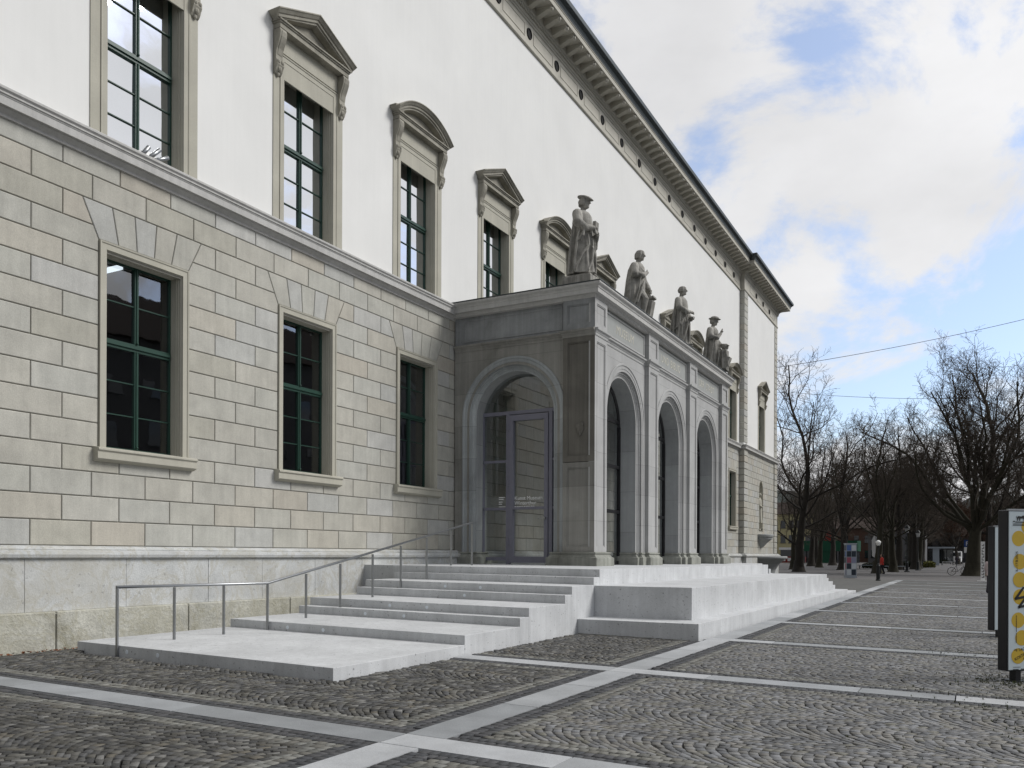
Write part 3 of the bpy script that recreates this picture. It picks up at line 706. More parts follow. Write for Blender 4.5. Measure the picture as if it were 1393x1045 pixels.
# pier bases
BP = [(.0, 1.675), (.012, 1.672), (.05, 1.665), (.055, 1.64), (.05, 1.625), (.028, 1.615), (.03, 1.60), (.075, 1.535), (.115, 1.515), (.12, 1.50), (.125, 1.26)]
BP = BP[::-1]
def base(path, nm='pier_base'):
    mb = MB(); mb.sweep(path, BP, closed=True)
    n = len(path); mb.add([(x, y, 1.674) for x, y in path], [tuple(range(n))]); wobj(mb, nm, 'base', portico, bevel=0)
base([(-9.85, 21.22), (-9.85, 21.1), (-8.92, 21.1), (-8.92, 21.97), (-9.05, 21.97), (-9.05, 22.45), (-9.84, 22.45), (-9.84, 21.93), (-10.25, 21.93), (-10.25, 21.22)])
for i in (1, 2):
    a, b = AC[i - 1] + RI, AC[i] - RI; p, q = PIL[i]
    base([(-9.85, a), (-9.17, a), (-9.17, a + .17), (-9.05, a + .17), (-9.05, p), (-8.92, p), (-8.92, q), (-9.05, q), (-9.05, b - .17), (-9.17, b - .17), (-9.17, b), (-9.85, b)])
base([(-9.85, AC[2] + RI), (-9.17, AC[2] + RI), (-9.17, AC[2] + RI + .17), (-9.05, AC[2] + RI + .17), (-9.05, PIL[3][0]), (-8.92, PIL[3][0]), (-8.92, QY1), (-10.25, QY1), (-10.25, QY1 - .8), (-9.85, QY1 - .8)])
base([(QX0, 21.22), (-12.75 - .17, 21.22), (-12.75 - .17, 21.34), (-12.75, 21.34), (-12.75, 21.92), (QX0, 21.92)])
# interior
mb = MB(); mb.box(QX0, -9.84, 21.9, QY1 - .75, 7.55, 8.5); mb.box(-10.0, -9.06, 21.3, QY1 - .2, 7.62, 8.5)
wobj(mb, 'porch_ceiling', 'plaster', portico)
# glazing
YG = 21.76
def xg(px): return px * YG / 21.1
mb = MB()
for x in (-11.90, -10.52): mb.box(x - .055, x + .055, YG - .07, YG + .05, 1.30, 6.85 if False else 5.76)
mb.box(-12.76, -10.24, YG - .06, YG + .05, 5.66, 5.76)
for z in (4.31, 2.93): mb.box(-12.76, -11.955, YG - .05, YG + .04, z - .035, z + .035); mb.box(-10.465, -10.24, YG - .05, YG + .04, z - .035, z + .035)
mb.box(-12.76, -11.955, YG - .05, YG + .04, 1.42, 1.52); mb.box(-10.465, -10.24, YG - .05, YG + .04, 1.42, 1.52)
mb.box(-12.80, -12.72, YG - .05, YG + .04, 1.30, 5.66); mb.box(-10.28, -10.2, YG - .05, YG + .04, 1.30, 5.66)
wobj(mb, 'glazing_frame', 'mauve', portico)
mb = MB()
x0, x1 = -11.835, -10.585
for a, b, c, d in ((x0, x0 + .12, 1.36, 5.63), (x1 - .12, x1, 1.36, 5.63), (x0 + .12, x1 - .12, 1.36, 1.54), (x0 + .12, x1 - .12, 5.47, 5.63), (x0 + .12, x1 - .12, 2.90, 2.97)): mb.box(a, b, YG - .10, YG + .03, c, d)
for z in (1.9, 3.6, 5.2): mb.box(x0 - .05, x0 + .0, YG - .125, YG - .07, z, z + .16)
door = wobj(mb, 'glass_door', 'mauve', portico)
mb = MB(); mb.box(x1 - .09, x1 - .05, YG - .17, YG - .10, 2.60, 2.66); mb.box(x1 - .28, x1 - .05, YG - .185, YG - .165, 2.615, 2.645)
h = mb.obj('handle', 'steel', door)
mb = MB(); n = 24
pts = [(SXC + RI * math.cos(math.pi * k / n), SP + RI * math.sin(math.pi * k / n)) for k in range(n + 1)]
poly = [(SXC - RI, 1.3), (SXC + RI, 1.3)] + pts
mb.add([(a, YG, z) for a, z in poly], [tuple(range(len(poly)))]); wobj(mb, 'glass_sheet', 'door_glass', portico)
for body, s, zz in (('Kunst Museum', .150, 2.0 + 1.18), ('Winterthur', .150, 3.04), ('Beim Stadthaus', .085, 2.945 + .0)):
    if s < .1: continue
    o = text_obj(body, s, (-11.70, YG - .012, zz), (1, 0, 0), (0, 0, 1), 'lettering', portico, 'door_lettering', extrude=.002); o.location = -Vector(portico.location)
mb = MB()
for i in range(9): mb.box(-11.70 + i * .075, -11.70 + i * .075 + random.choice((.045, .06, .065)), YG - .014, YG - .010, 2.975, 3.0)
wobj(mb, 'door_lettering', 'lettering', portico)
mb = MB()
for (a, b, c, d) in ((-12.22, -12.02, 3.255, 3.275), (-12.22, -12.06, 3.20, 3.22), (-12.22, -12.10, 3.12, 3.14), (-12.22, -12.12, 3.06, 3.08), (-12.22, -12.0, 2.985, 3.0)): mb.box(a, b, YG - .014, YG - .010, c, d)
wobj(mb, 'opening_hours', 'lettering', portico)
for c in AC:
    XG = -9.72; mb = MB()
    for y in (c - RI + .02, c + RI - .02): mb.box(XG - .05, XG + .05, y - .04, y + .04, 1.3, SP)
    for z in (1.36, 2.93, 4.31, 5.70): mb.box(XG - .05, XG + .045, c - RI + .06, c + RI - .06, z - .05, z + .05)
    arch = [(XG, c - 1.22 * math.cos(math.pi * k / 20), SP + 1.22 * math.sin(math.pi * k / 20)) for k in range(21)]
    mb.tube(arch, .045, 6); wobj(mb, 'arch_glazing_frame', 'blackframe', portico)
    mb = MB(); poly = [(c - RI, 1.3), (c + RI, 1.3)] + [(c + RI * math.cos(math.pi * k / n), SP + RI * math.sin(math.pi * k / n)) for k in range(n + 1)]
    mb.add([(XG, a, z) for a, z in poly], [tuple(range(len(poly)))]); wobj(mb, 'glass_sheet', 'door_glass', portico)

# ================================================================ ground height
def gz(x): 
    if x > 6: x = 6
    if x < -13.15: return 0.0
    if x < -12.2: return .095 * (x + 13.15) / .95
    return -.012 * (x + 4.3)
# ================================================================ concrete steps
XL, XR = -12.22, -6.95
steps = thing('entrance_steps', 'broad pale concrete entrance steps climbing to the portico landing', 'steps', (-9.5, 12, 0))
SD = [(8.20, .185), (11.30, .335), (13.14, .485), (13.48, .645), (15.01, .81), (15.33, .97), (16.42, 1.125), (16.74, 1.29)]
def slab(mb, x0, x1, y0, y1, zr, zb=-.3, sl=.008, sly=0.0, sk=0.0):
    # sl: fall across the slab, sly: fall along it, sk: skew of the front edge
    zl = zr + sl * (XR - x0); z2 = zr + sl * (XR - x1); a, b = sk * (XR - x0), sk * (XR - x1)
    mb.add([(x0, y0 + a, zb), (x1, y0 + b, zb), (x1, y1 + b, zb), (x0, y1 + a, zb), (x0, y0 + a, zl), (x1, y0 + b, z2), (x1, y1 + b, z2 - sly), (x0, y1 + a, zl - sly)],
           [(3, 2, 1, 0), (4, 5, 6, 7), (0, 1, 5, 4), (1, 2, 6, 5), (2, 3, 7, 6), (3, 0, 4, 7)])
MT['ledlight'] = plain('step_light_glass', (.7, .75, .8), .3)
def stp(y0, y1, z, x0=XL, x1=XR, par=steps, name='step', **kw):
    mb = MB(); slab(mb, x0, x1, y0, y1, z, **kw); return wobj(mb, name, 'concrete', par, bevel=.006)
for i, (y, z) in enumerate(SD):
    y1 = SD[i + 1][0] - .002 if i < 7 else 33.63
    s = stp(y, y1, z, sly=.05 if i == 7 else 0, sk=.038, name='step' if i < 7 else 'landing')
    for x in {0: (-11.0, -10.3), 1: (-10.75, -9.9), 2: (-10.45, -9.5), 3: (-10.1, -9.2), 4: (-9.3,), 5: (-10.0, -9.1), 6: (), 7: (-10.5, -9.55)}[i]:
        mb = MB(); mb.lathe([(0, .004), (.028, .004), (.034, 0)], n=14); o = mb.obj('step_light', 'ledlight', s)
        o.data.transform(Matrix.Rotation(R(90), 4, 'X')); o.location = (x, y + .038 * (XR - x) - .001, z - .085 + .008 * (XR - x))
stp(16.8, 39.2, 1.29, x0=-13.3, x1=-8.35, sly=.06, name='landing', zb=.5).location.z -= .006
stp(33.84, 34.13, 1.07); stp(34.132, 34.5, .90)
# ---- long seating platform
bench = thing('seating_platform', 'long two-tier concrete seating platform right of the entrance steps', 'platform', (-5.7, 26, 0))
mb = MB(); slab(mb, -6.949, -4.87, 16.46, 34.16, .955, sl=.0, sly=.06); wobj(mb, 'upper_tier', 'concrete', bench, bevel=.006)
mb = MB(); slab(mb, -6.949, -4.48, 15.58, 37.07, .315, sl=.0, sly=.08); wobj(mb, 'lower_tier', 'concrete', bench, bevel=.006)
for y0, y1, z in ((34.162, 34.6, .74), (34.602, 35.76, .58), (35.762, 36.4, .42)):
    mb = MB(); slab(mb, -9, -4.87, y0, y1, z, sl=0); wobj(mb, 'end_step', 'concrete', bench, bevel=.006)
mb = MB(); slab(mb, -9, -4.48, 37.072, 39.9, .09, sl=0); wobj(mb, 'end_step', 'concrete', bench, bevel=.006)
# ---- handrail
rail = thing('handrail', 'slim grey steel handrail on thin posts rising along the entrance steps', 'handrail', (-11.2, 8.338, 0.08))
HP = [(8.338, 1.088, .04), (9.37, 1.065, .18), (10.39, 1.06, .18), (11.41, 1.055, .18), (12.42, 1.225, .33), (13.42, 1.41, .33), (14.47, 1.605, .68), (15.48, 1.795, .86), (16.5, 1.99, 1.02), (17.55, 2.20, 1.3), (18.54, 2.40, 1.3)]
for y, zt, zb in HP:
    mb = MB(); mb.box(-11.222, -11.178, y - .012, y + .012, zb, zt - .012); wobj(mb, 'post', 'steel', rail)
mb = MB(); mb.tube([(-11.2, y, z) for y, z in ((8.326, 1.09), (11.41, 1.062), (18.56, 2.408))], .024, 10); wobj(mb, 'rail', 'steel', rail, smooth=True)

# ================================================================ wall fountain
fount = thing('wall_fountain', 'grey stone wall fountain with small upper basin above a broad lower bowl', 'fountain', (XP, NY, 0))
mb = MB(); mb.lathe([(.12, 2.15), (.22, 2.22), (.38, 2.42), (.60, 2.62), (.78, 2.74), (.80, 2.86), (.86, 2.90), (.88, 3.02), (.86, 3.08), (.80, 3.08), (.74, 2.96), (0, 2.9)], n=24, a0=-math.pi / 2, a1=math.pi / 2, sx=1.0, sy=1.25)
wobj(mb, 'upper_basin', 'fount', fount).location += Vector((XP - .02, NY, 0))
mb = MB(); mb.lathe([(.95, 0), (.98, .25), (1.05, .6), (1.3, 1.0), (1.62, 1.28), (1.66, 1.33), (1.80, 1.36), (1.84, 1.42), (1.84, 1.50), (1.80, 1.54), (1.66, 1.54), (1.6, 1.4), (0, 1.38)], n=36, a0=-math.pi / 2, a1=math.pi / 2, sx=.98, sy=1.1)
wobj(mb, 'lower_bowl', 'fount', fount).location += Vector((XP - .02, NY, 0))
mb = MB(); mb.lathe([(1.25, -.2), (1.25, .1), (1.2, .12), (0, .12)], n=30, a0=-math.pi / 2, a1=math.pi / 2); wobj(mb, 'foot', 'fount', fount).location += Vector((XP, NY, 0))
# ================================================================ figures (sculpted by fusing shapes, then remeshed to one skin)
def loft(mb, rings, n=40, folds=None):
    # rings: (z, cx, cy, rx, ry); folds(z, theta) -> radial factor
    vs = []
    for z, cx, cy, rx, ry in rings:
        for k in range(n):
            a = 2 * math.pi * k / n; f = folds(z, a) if folds else 1
            vs.append((cx + rx * f * math.cos(a), cy + ry * f * math.sin(a), z))
    m = len(rings)
    mb.add(vs, [(i * n + k, i * n + (k + 1) % n, (i + 1) * n + (k + 1) % n, (i + 1) * n + k) for i in range(m - 1) for k in range(n)] + [tuple(range(n - 1, -1, -1)), tuple((m - 1) * n + k for k in range(n))])
def subdiv(r, k=4):
    out = []
    for a, b in zip(r, r[1:]):
        for i in range(k):
            t = i / k; out.append(tuple(x + (y - x) * t for x, y in zip(a, b)))
    return out + [r[-1]]
def limb(mb, pts, rad, n=10):
    mb.tube(pts, rad, n)
    for p, r in zip(pts, rad): mb.ball(p, r * .99, 10, 6)
def hand(mb, wrist, d, up, s=1.0, curl=.6):
    d = Vector(d).normalized(); up = Vector(up).normalized(); sd_ = d.cross(up).normalized(); w = Vector(wrist)
    pc = w + d * .055 * s; mb.ball(pc, (.05 * s, .05 * s, .04 * s), 8, 6)
    for i, ln in enumerate((.075, .085, .08, .062)):
        o = w + d * .09 * s + sd_ * (i - 1.5) * .022 * s
        a = o + d * ln * .5 * s - up * .02 * curl * s; b = a + d * ln * .35 * s - up * .05 * curl * s
        mb.tube([o, a, b], [.0125 * s, .0115 * s, .009 * s], 6)
    o = w + d * .03 * s - sd_ * .045 * s; mb.tube([o, o + d * .04 * s - sd_ * .025 * s, o + d * .075 * s - sd_ * .02 * s - up * .015 * s], [.015 * s, .013 * s, .01 * s], 6)
def head(mb, c, s=1.0, yaw=0.0, pitch=0.0, hair=None, beard=False, hat=None):
    M3 = Matrix.Rotation(yaw, 3, 'Z') @ Matrix.Rotation(pitch, 3, 'Y'); c = Vector(c)
    P = lambda x, y, z: c + M3 @ Vector((x * s, y * s, z * s))
    mb.ball(P(0, 0, .02), (.105 * s, .085 * s, .125 * s), 14, 10, M3); mb.ball(P(.03, 0, -.06), (.075 * s, .065 * s, .075 * s), 12, 8, M3)
    mb.tube([P(.095, 0, .035), P(.128, 0, -.012), P(.10, 0, -.022)], [.012 * s, .02 * s, .014 * s], 8)          # nose
    for y in (-.036, .036):
        mb.ball(P(.088, y, .045), (.018 * s, .028 * s, .011 * s), 8, 6, M3); mb.ball(P(.083, y, .024), .014 * s, 8, 6)
        mb.ball(P(-.005, y * 2.4, .005), (.022 * s, .014 * s, .034 * s), 8, 6, M3)
    mb.ball(P(.096, 0, -.052), (.014 * s, .03 * s, .008 * s), 8, 6, M3); mb.ball(P(.09, 0, -.066), (.014 * s, .026 * s, .009 * s), 8, 6, M3); mb.ball(P(.085, 0, -.1), (.025 * s, .03 * s, .022 * s), 8, 6, M3)
    if hair:
        for i in range(26):
            a = R(70 + 220 * i / 25); z = .09 - .02 * math.cos(i)
            mb.tube([P(.085 * math.cos(a) * .9, .08 * math.sin(a) * .9, .10), P(.11 * math.cos(a), .095 * math.sin(a), .03), P(.10 * math.cos(a), .10 * math.sin(a), hair)], [.022 * s, .026 * s, .016 * s], 6)
        mb.ball(P(-.01, 0, .075), (.105 * s, .092 * s, .075 * s), 12, 8, M3)
    if beard:
        for i in range(9):
            y = (i - 4) * .016; mb.tube([P(.07, y, -.07), P(.085 - abs(y), y * .9, -.13), P(.07 - abs(y), y * .4, -.19)], [.02 * s, .018 * s, .008 * s], 6)
    if hat == 'beret':
        T = M3 @ Matrix.Rotation(R(14), 3, 'Y'); mb.ball(P(.0, 0, .115), (.165 * s, .145 * s, .05 * s), 18, 8, T); mb.ball(P(.045, 0, .09), (.15 * s, .12 * s, .018 * s), 16, 6, T); mb.ball(P(-.03, 0, .14), (.10 * s, .10 * s, .04 * s), 12, 8, T)
    if hat == 'brim':
        mb.ball(P(0, 0, .09), (.19 * s, .175 * s, .022 * s), 20, 6, M3); mb.ball(P(0, 0, .13), (.125 * s, .115 * s, .055 * s), 14, 8, M3)
def fused(mb, name, mat, parent, voxel=.022, smooth_it=3):
    o = mb.obj(name, mat, parent, smooth=True)
    r = o.modifiers.new('fuse', 'REMESH'); r.mode = 'VOXEL'; r.voxel_size = voxel; r.use_smooth_shade = True
    if smooth_it: s = o.modifiers.new('soften', 'SMOOTH'); s.factor = .4; s.iterations = smooth_it
    return o
def fold_fn(seed, n=9, amp=.085, ztop=1.3):
    rn = random.Random(seed); ph = rn.uniform(0, 6); ph2 = rn.uniform(0, 6); tw = rn.uniform(-.7, .7)
    def f(z, a):
        k = max(0, min(1, (ztop - z) / ztop)) ** .7
        return 1 + amp * k * math.sin(n * a + ph + tw * z) + amp * .6 * k * math.sin((n * 2 - 3) * a + ph2 - 1.3 * tw * z)
    return f
def robed(mb, seed, H=2.2, w=1.0, amp=.12, n=9, lean=0.0, hem=.05, depth=1.0):
    rings = [(hem, -.03, 0, .30 * w * depth, .33 * w), (.25, -.03, 0, .285 * w * depth, .315 * w), (.7, -.03 + lean * .3, 0, .255 * w * depth, .29 * w), (1.05, -.02 + lean * .6, 0, .235 * w * depth, .275 * w), (1.25, lean * .8, 0, .215 * w * depth, .27 * w),
             (1.5, lean, 0, .215 * w * depth, .29 * w), (1.68, lean, 0, .19 * w * depth, .295 * w), (1.77, lean - .005, 0, .15 * w * depth, .24 * w), (1.83, lean, 0, .09, .12)]
    loft(mb, subdiv(rings, 5), 72, fold_fn(seed, n, amp))
def foot(mb, x, y, z=.0, s=1.0, yaw=0.0):
    c, s_ = math.cos(yaw), math.sin(yaw)
    mb.ball((x + .09 * c, y + .09 * s_, z + .045), (.15 * s, .058 * s, .05 * s), 10, 6, Matrix.Rotation(yaw, 3, 'Z')); mb.ball((x - .01, y, z + .07), (.065 * s, .055 * s, .075 * s), 10, 6)
def hanging_folds(mb, specs, r=.028):
    for pts in specs: mb.tube(pts, [r * .5] + [r] * (len(pts) - 2) + [r * .7], 7)
def statue(name, label, y, build, plinth_h=.26, x=-9.50, rz=0.0):
    t = thing(name, label, 'statue', (x, y, 8.97), rz, 'stone statues on the portico roof')
    mb = MB(); mb.box(-.43, .42, -.40, .40, -.02, plinth_h * .82); mb.box(-.37, .38, -.36, .36, plinth_h * .82, plinth_h); mb.obj('plinth', 'statue', t, bevel=.015)
    build(t, plinth_h); return t
def b1(t, h):      # beret, gown, book held in front
    mb = MB(); robed(mb, 3, amp=.075, n=8, depth=1.12); foot(mb, .17, -.12, 0); foot(mb, .10, .12, 0)
    mb.tube([(0, 0, 1.75), (.02, 0, 1.96)], [.075, .062], 12)
    limb(mb, [(-.02, -.27, 1.68), (.04, -.36, 1.40), (.20, -.28, 1.24), (.33, -.12, 1.27)], [.125, .125, .105, .065]); hand(mb, (.34, -.10, 1.28), (.3, .8, .1), (.9, 0, .3), 1.2)
    limb(mb, [(-.02, .27, 1.68), (.04, .36, 1.38), (.22, .26, 1.13), (.34, .10, 1.16)], [.12, .12, .10, .06]); hand(mb, (.35, .08, 1.16), (.3, -.8, 0), (.9, 0, .2), 1.2)
    hanging_folds(mb, [[(.10, -.34, 1.3), (.03, -.36, .95), (-.03, -.37, .5), (-.06, -.37, .08)], [(-.10, -.30, 1.5), (-.16, -.33, .9), (-.2, -.33, .1)], [(.24, -.2, 1.1), (.26, -.2, .8), (.12, -.33, .5), (-.02, -.38, .12)], [(.28, -.02, 1.05), (.30, -.05, .75), (.29, -.08, .4), (.26, -.22, .1)], [(.26, .12, 1.05), (.30, .1, .6), (.30, .12, .1)], [(.30, -.1, .78), (.33, 0, .6), (.31, .1, .3)], [(-.17, -.1, 1.6), (-.27, -.12, .8), (-.33, -.14, .1)], [(-.17, .12, 1.6), (-.27, .14, .8), (-.33, .16, .1)]], .033)
    hanging_folds(mb, [[(.20, -.34, 1.2), (.16, -.36, 1.02), (.08, -.36, .9)], [(.25, .33, 1.1), (.2, .35, .9), (.12, .35, .8)]], .05)
    head(mb, (.05, 0, 2.045), 1.22, 0, .08, hair=-.07, hat='beret')
    o = fused(mb, 'figure', 'statue', t, .014, 0); o.location.z = h; o.scale = (1.14, 1.14, 1.0)
    mb = MB(); mb.cbox((.40, -.02, 1.31), (.09, .22, .30), Matrix.Rotation(.05, 3, 'Y')); b = mb.obj('book', 'statue', t, bevel=.01); b.location.z = h
def b2(t, h):      # bare head, heavy cloak, knee forward
    mb = MB(); robed(mb, 11, amp=.06, n=7, w=.96, depth=1.0)
    mb.tube([(0, 0, 1.75), (.03, 0, 1.97)], [.078, .062], 12)
    rings = [(.06, -.13, -.03, .27, .36), (.6, -.12, -.03, .25, .35), (1.2, -.09, -.02, .22, .34), (1.55, -.06, 0, .2, .34), (1.72, -.03, 0, .17, .29), (1.80, -.02, 0, .12, .17)]
    loft(mb, subdiv(rings, 5), 72, fold_fn(23, 10, .07, 1.6))
    limb(mb, [(0, -.25, 1.66), (.06, -.36, 1.36), (.21, -.18, 1.34), (.25, 0, 1.46)], [.125, .12, .10, .06]); hand(mb, (.25, .0, 1.46), (.1, .7, .5), (.9, 0, -.2), 1.15)
    limb(mb, [(0, .25, 1.66), (.04, .34, 1.35), (.17, .30, 1.12), (.26, .22, 1.02)], [.12, .115, .095, .06]); hand(mb, (.27, .21, 1.0), (.4, -.2, -.6), (.7, 0, .4), 1.15)
    limb(mb, [(.05, -.10, .95), (.27, -.12, .60), (.20, -.12, .12)], [.135, .105, .07]); foot(mb, .20, -.12, .0, 1, -.1)
    limb(mb, [(.05, .12, .9), (.14, .13, .5), (.10, .13, .1)], [.13, .10, .07]); foot(mb, .1, .13, 0, 1, .2)
    hanging_folds(mb, [[(.2, -.28, 1.28), (.16, -.34, .9), (.06, -.36, .5), (-.02, -.38, .1)], [(-.05, -.36, 1.4), (-.1, -.38, .8), (-.13, -.4, .1)], [(.22, .0, 1.3), (.20, -.22, .9), (.12, -.33, .45)], [(-.12, -.28, 1.55), (-.25, -.31, .8), (-.3, -.33, .1)], [(.12, -.2, 1.66), (.2, -.05, 1.5), (.24, .02, 1.4)]], .035)
    head(mb, (.07, 0, 2.05), 1.24, 0, .16, hair=-.09)
    o = fused(mb, 'figure', 'statue', t, .014, 0); o.location.z = h; o.scale = (1.14, 1.14, 1.0)
    mb = MB(); mb.cbox((.36, .12, .30), (.2, .3, .6), Matrix.Rotation(.2, 3, 'Y')); mb.cbox((.42, .14, .66), (.24, .3, .08), Matrix.Rotation(-.3, 3, 'Y')); mb.cbox((.35, .12, .74), (.1, .2, .07), Matrix.Rotation(.4, 3, 'Y')); b = mb.obj('book_stack', 'statue', t, bevel=.015); b.location.z = h
def b3(t, h):      # bare head, toga, hands folded at the waist
    mb = MB(); robed(mb, 31, amp=.10, n=11, w=1.0, depth=1.0); foot(mb, .2, -.1); foot(mb, .14, .12)
    mb.tube([(0, 0, 1.75), (.02, 0, 1.96)], [.07, .06], 12)
    limb(mb, [(-.01, -.26, 1.66), (.06, -.35, 1.36), (.24, -.16, 1.22), (.32, 0, 1.24)], [.115, .11, .09, .055]); hand(mb, (.33, .02, 1.24), (.3, .6, -.1), (.9, 0, .2), 1.15)
    limb(mb, [(-.01, .26, 1.66), (.05, .34, 1.34), (.26, .18, 1.04), (.38, .02, 1.02)], [.115, .11, .09, .055]); hand(mb, (.39, .0, 1.02), (.3, -.6, -.1), (.9, 0, .2), 1.15)
    hanging_folds(mb, [[(.05, -.22, 1.74), (.16, -.05, 1.5), (.22, .12, 1.3)], [(.22, -.24, 1.18), (.27, -.14, .8), (.22, -.24, .4), (.14, -.3, .1)], [(.1, -.33, 1.28), (.06, -.34, .8), (0, -.36, .1)], [(-.1, -.31, 1.55), (-.14, -.33, .8), (-.16, -.35, .1)], [(.28, .04, 1.0), (.29, 0, .6), (.28, .02, .1)], [(.28, -.1, 1.0), (.31, -.08, .6), (.3, -.08, .1)], [(-.14, -.16, 1.6), (-.25, -.2, .8), (-.3, -.22, .1)], [(.2, -.24, 1.0), (.1, -.33, .75), (-.1, -.34, .6)]], .034)
    head(mb, (.05, 0, 2.045), 1.22, 0, .06, hair=-.04)
    o = fused(mb, 'figure', 'statue', t, .014, 0); o.location.z = h; o.scale = (1.14, 1.14, 1.0)
    mb = MB(); mb.tube([(.42, -.14, 1.0), (.42, .16, 1.06)], .045, 10); b = mb.obj('scroll', 'statue', t, smooth=True); b.location.z = h
def b4(t, h):      # flat brimmed hat, raised hand, draped block in front
    mb = MB(); robed(mb, 41, amp=.08, n=9, w=.98, depth=1.05); foot(mb, .17, -.12); foot(mb, .12, .12)
    mb.tube([(0, 0, 1.75), (.03, 0, 1.96)], [.072, .06], 12)
    limb(mb, [(-.01, -.26, 1.66), (.04, -.36, 1.36), (.24, -.24, 1.30), (.33, -.10, 1.50)], [.12, .12, .09, .055]); hand(mb, (.34, -.09, 1.52), (.25, .2, .8), (.7, 0, -.4), 1.2, .2)
    limb(mb, [(-.01, .26, 1.66), (.05, .34, 1.34), (.24, .24, 1.10), (.40, .12, 1.08)], [.12, .11, .09, .055]); hand(mb, (.41, .11, 1.08), (.6, -.2, -.1), (0, 0, 1), 1.2)
    hanging_folds(mb, [[(.15, -.33, 1.26), (.08, -.35, .8), (-.02, -.37, .1)], [(-.1, -.32, 1.5), (-.14, -.34, .8), (-.18, -.36, .1)], [(.25, -.15, 1.1), (.28, -.16, .6), (.24, -.24, .1)], [(.26, .05, 1.05), (.3, .04, .6), (.3, .04, .1)], [(-.14, -.14, 1.6), (-.26, -.16, .8), (-.32, -.17, .1)]], .034)
    head(mb, (.06, 0, 2.04), 1.22, 0, .15, hair=-.06, hat='brim')
    mb.cbox((.40, .10, .42), (.26, .36, .84)); mb.ball((.43, .1, .98), (.13, .13, .14), 14, 10); mb.cbox((.50, .02, .3), (.2, .3, .5), Matrix.Rotation(.3, 3, 'Y'))
    hanging_folds(mb, [[(.5, -.08, .86), (.55, -.1, .5), (.62, -.12, .1)], [(.38, -.1, .86), (.4, -.12, .4), (.42, -.14, .05)]], .05)
    o = fused(mb, 'figure', 'statue', t, .014, 0); o.location.z = h; o.scale = (1.14, 1.14, 1.0)
statue('stone_statue', 'stone statue of a robed man in a beret holding a book, on the portico corner', 21.56, b1, .27)
statue('stone_statue', 'stone statue of a bareheaded man in a heavy cloak, one knee bent beside stacked books', 25.9, b2, .16, -9.48)
statue('stone_statue', 'stone statue of a bareheaded man in a pleated robe, hands folded over a scroll', 30.26, b3, .22, -9.40)
statue('stone_statue', 'grey stone statue of a robed man in a flat brimmed hat raising one hand', 34.6, b4, .16, -9.42)
nf = thing('niche_figure', 'slender pale stone figure standing in the wall niche above the fountain', 'statue', (XP - .12, NY, 3.47))
mb = MB(); mb.box(-.3, .3, -.3, .3, 0, .35); mb.obj('pedestal', 'trim', nf)
mb = MB(); robed(mb, 57, amp=.07, n=8, w=.8); head(mb, (.03, 0, 2.06), 1.05, hair=-.05); mb.tube([(0, 0, 1.75), (.02, 0, 1.96)], [.06, .055], 10)
limb(mb, [(0, -.2, 1.66), (.05, -.28, 1.3), (.2, -.12, 1.2)], [.09, .08, .05]); hand(mb, (.2, -.12, 1.2), (.4, .5, .2), (0, 0, 1)); limb(mb, [(0, .2, 1.66), (.03, .3, 1.3), (.1, .28, 1.0)], [.09, .08, .05]); hand(mb, (.1, .28, 1.0), (.2, 0, -1), (1, 0, 0))
o = fused(mb, 'figure', 'trim', nf, .03); o.location.z = .35; 
# ---- object behind the upper window pane: pale bundle of pipes
pb = thing('pipe_bundle', 'white rounded object with three grey pipes on the sill of the upper left window', 'sculpture', (XW + .02, WY(0) + .03, 8.88))
mb = MB(); mb.ball((0, -.02, .0), (.10, .26, .14), 14, 8); mb.obj('body', 'white', pb, smooth=True)
for a, b in (((.02, -.22, -.06), (.14, -.10, .17)), ((.04, -.10, -.06), (.16, .12, .20)), ((.06, .0, -.04), (.17, .30, .12))):
    mb = MB(); mb.tube([a, b], .04, 12); mb.obj('pipe', 'steel', pb, smooth=True)
# ================================================================ ground
def np_obj(name, V, F, mat, parent=None, nverts=4):
    me = bpy.data.meshes.new(name); V = np.asarray(V, np.float32); F = np.asarray(F, np.int32)
    me.vertices.add(len(V)); me.vertices.foreach_set('co', V.ravel())
    me.loops.add(F.size); me.loops.foreach_set('vertex_index', F.ravel())
    me.polygons.add(len(F)); me.polygons.foreach_set('loop_start', np.arange(0, F.size, nverts, dtype=np.int32)); me.polygons.foreach_set('loop_total', np.full(len(F), nverts, np.int32))
    me.update(calc_edges=True); me.materials.append(MT[mat] if isinstance(mat, str) else mat)
    o = bpy.data.objects.new(name, me); COL.objects.link(o)
    if parent is not None: o.parent = parent
    return o
gzv = np.vectorize(gz)
def ground_sheet(name, xs, ys, dz, mat):
    mb = MB()
    for a, b in zip(xs, xs[1:]):
        for c, d in zip(ys, ys[1:]): mb.add([(a, c, gz(a) + dz), (b, c, gz(b) + dz), (b, d, gz(b) + dz), (a, d, gz(a) + dz)], [(0, 1, 2, 3)])
    return tag(mb.obj(name, mat), None, None, None, 'structure')
MT['bed'] = stone('paving_bed', (.026, .024, .019), .25, 3, .95, .3, 60)
MT['far_paving'] = stone('far_sett_paving', (.10, .10, .095), .2, .5, .85, .3, 9, fine=.35)
MT['gravel'] = stone('square_gravel', (.12, .115, .112), .14, .25, .9, .2, 14, fine=.2)
MT['grass'] = stone('lawn', (.05, .06, .02), .3, 1, .95, .4, 30)
ground_sheet('ground', [-900, -60, -13.15, -12.2, 6, 60, 900], [-300, -40, 62.0], -.085, 'bed')
ground_sheet('square_surface', [-900, -60, -13.15, -12.2, 6, 60, 900], [62.0, 120, 300, 2200], -.03, 'gravel')
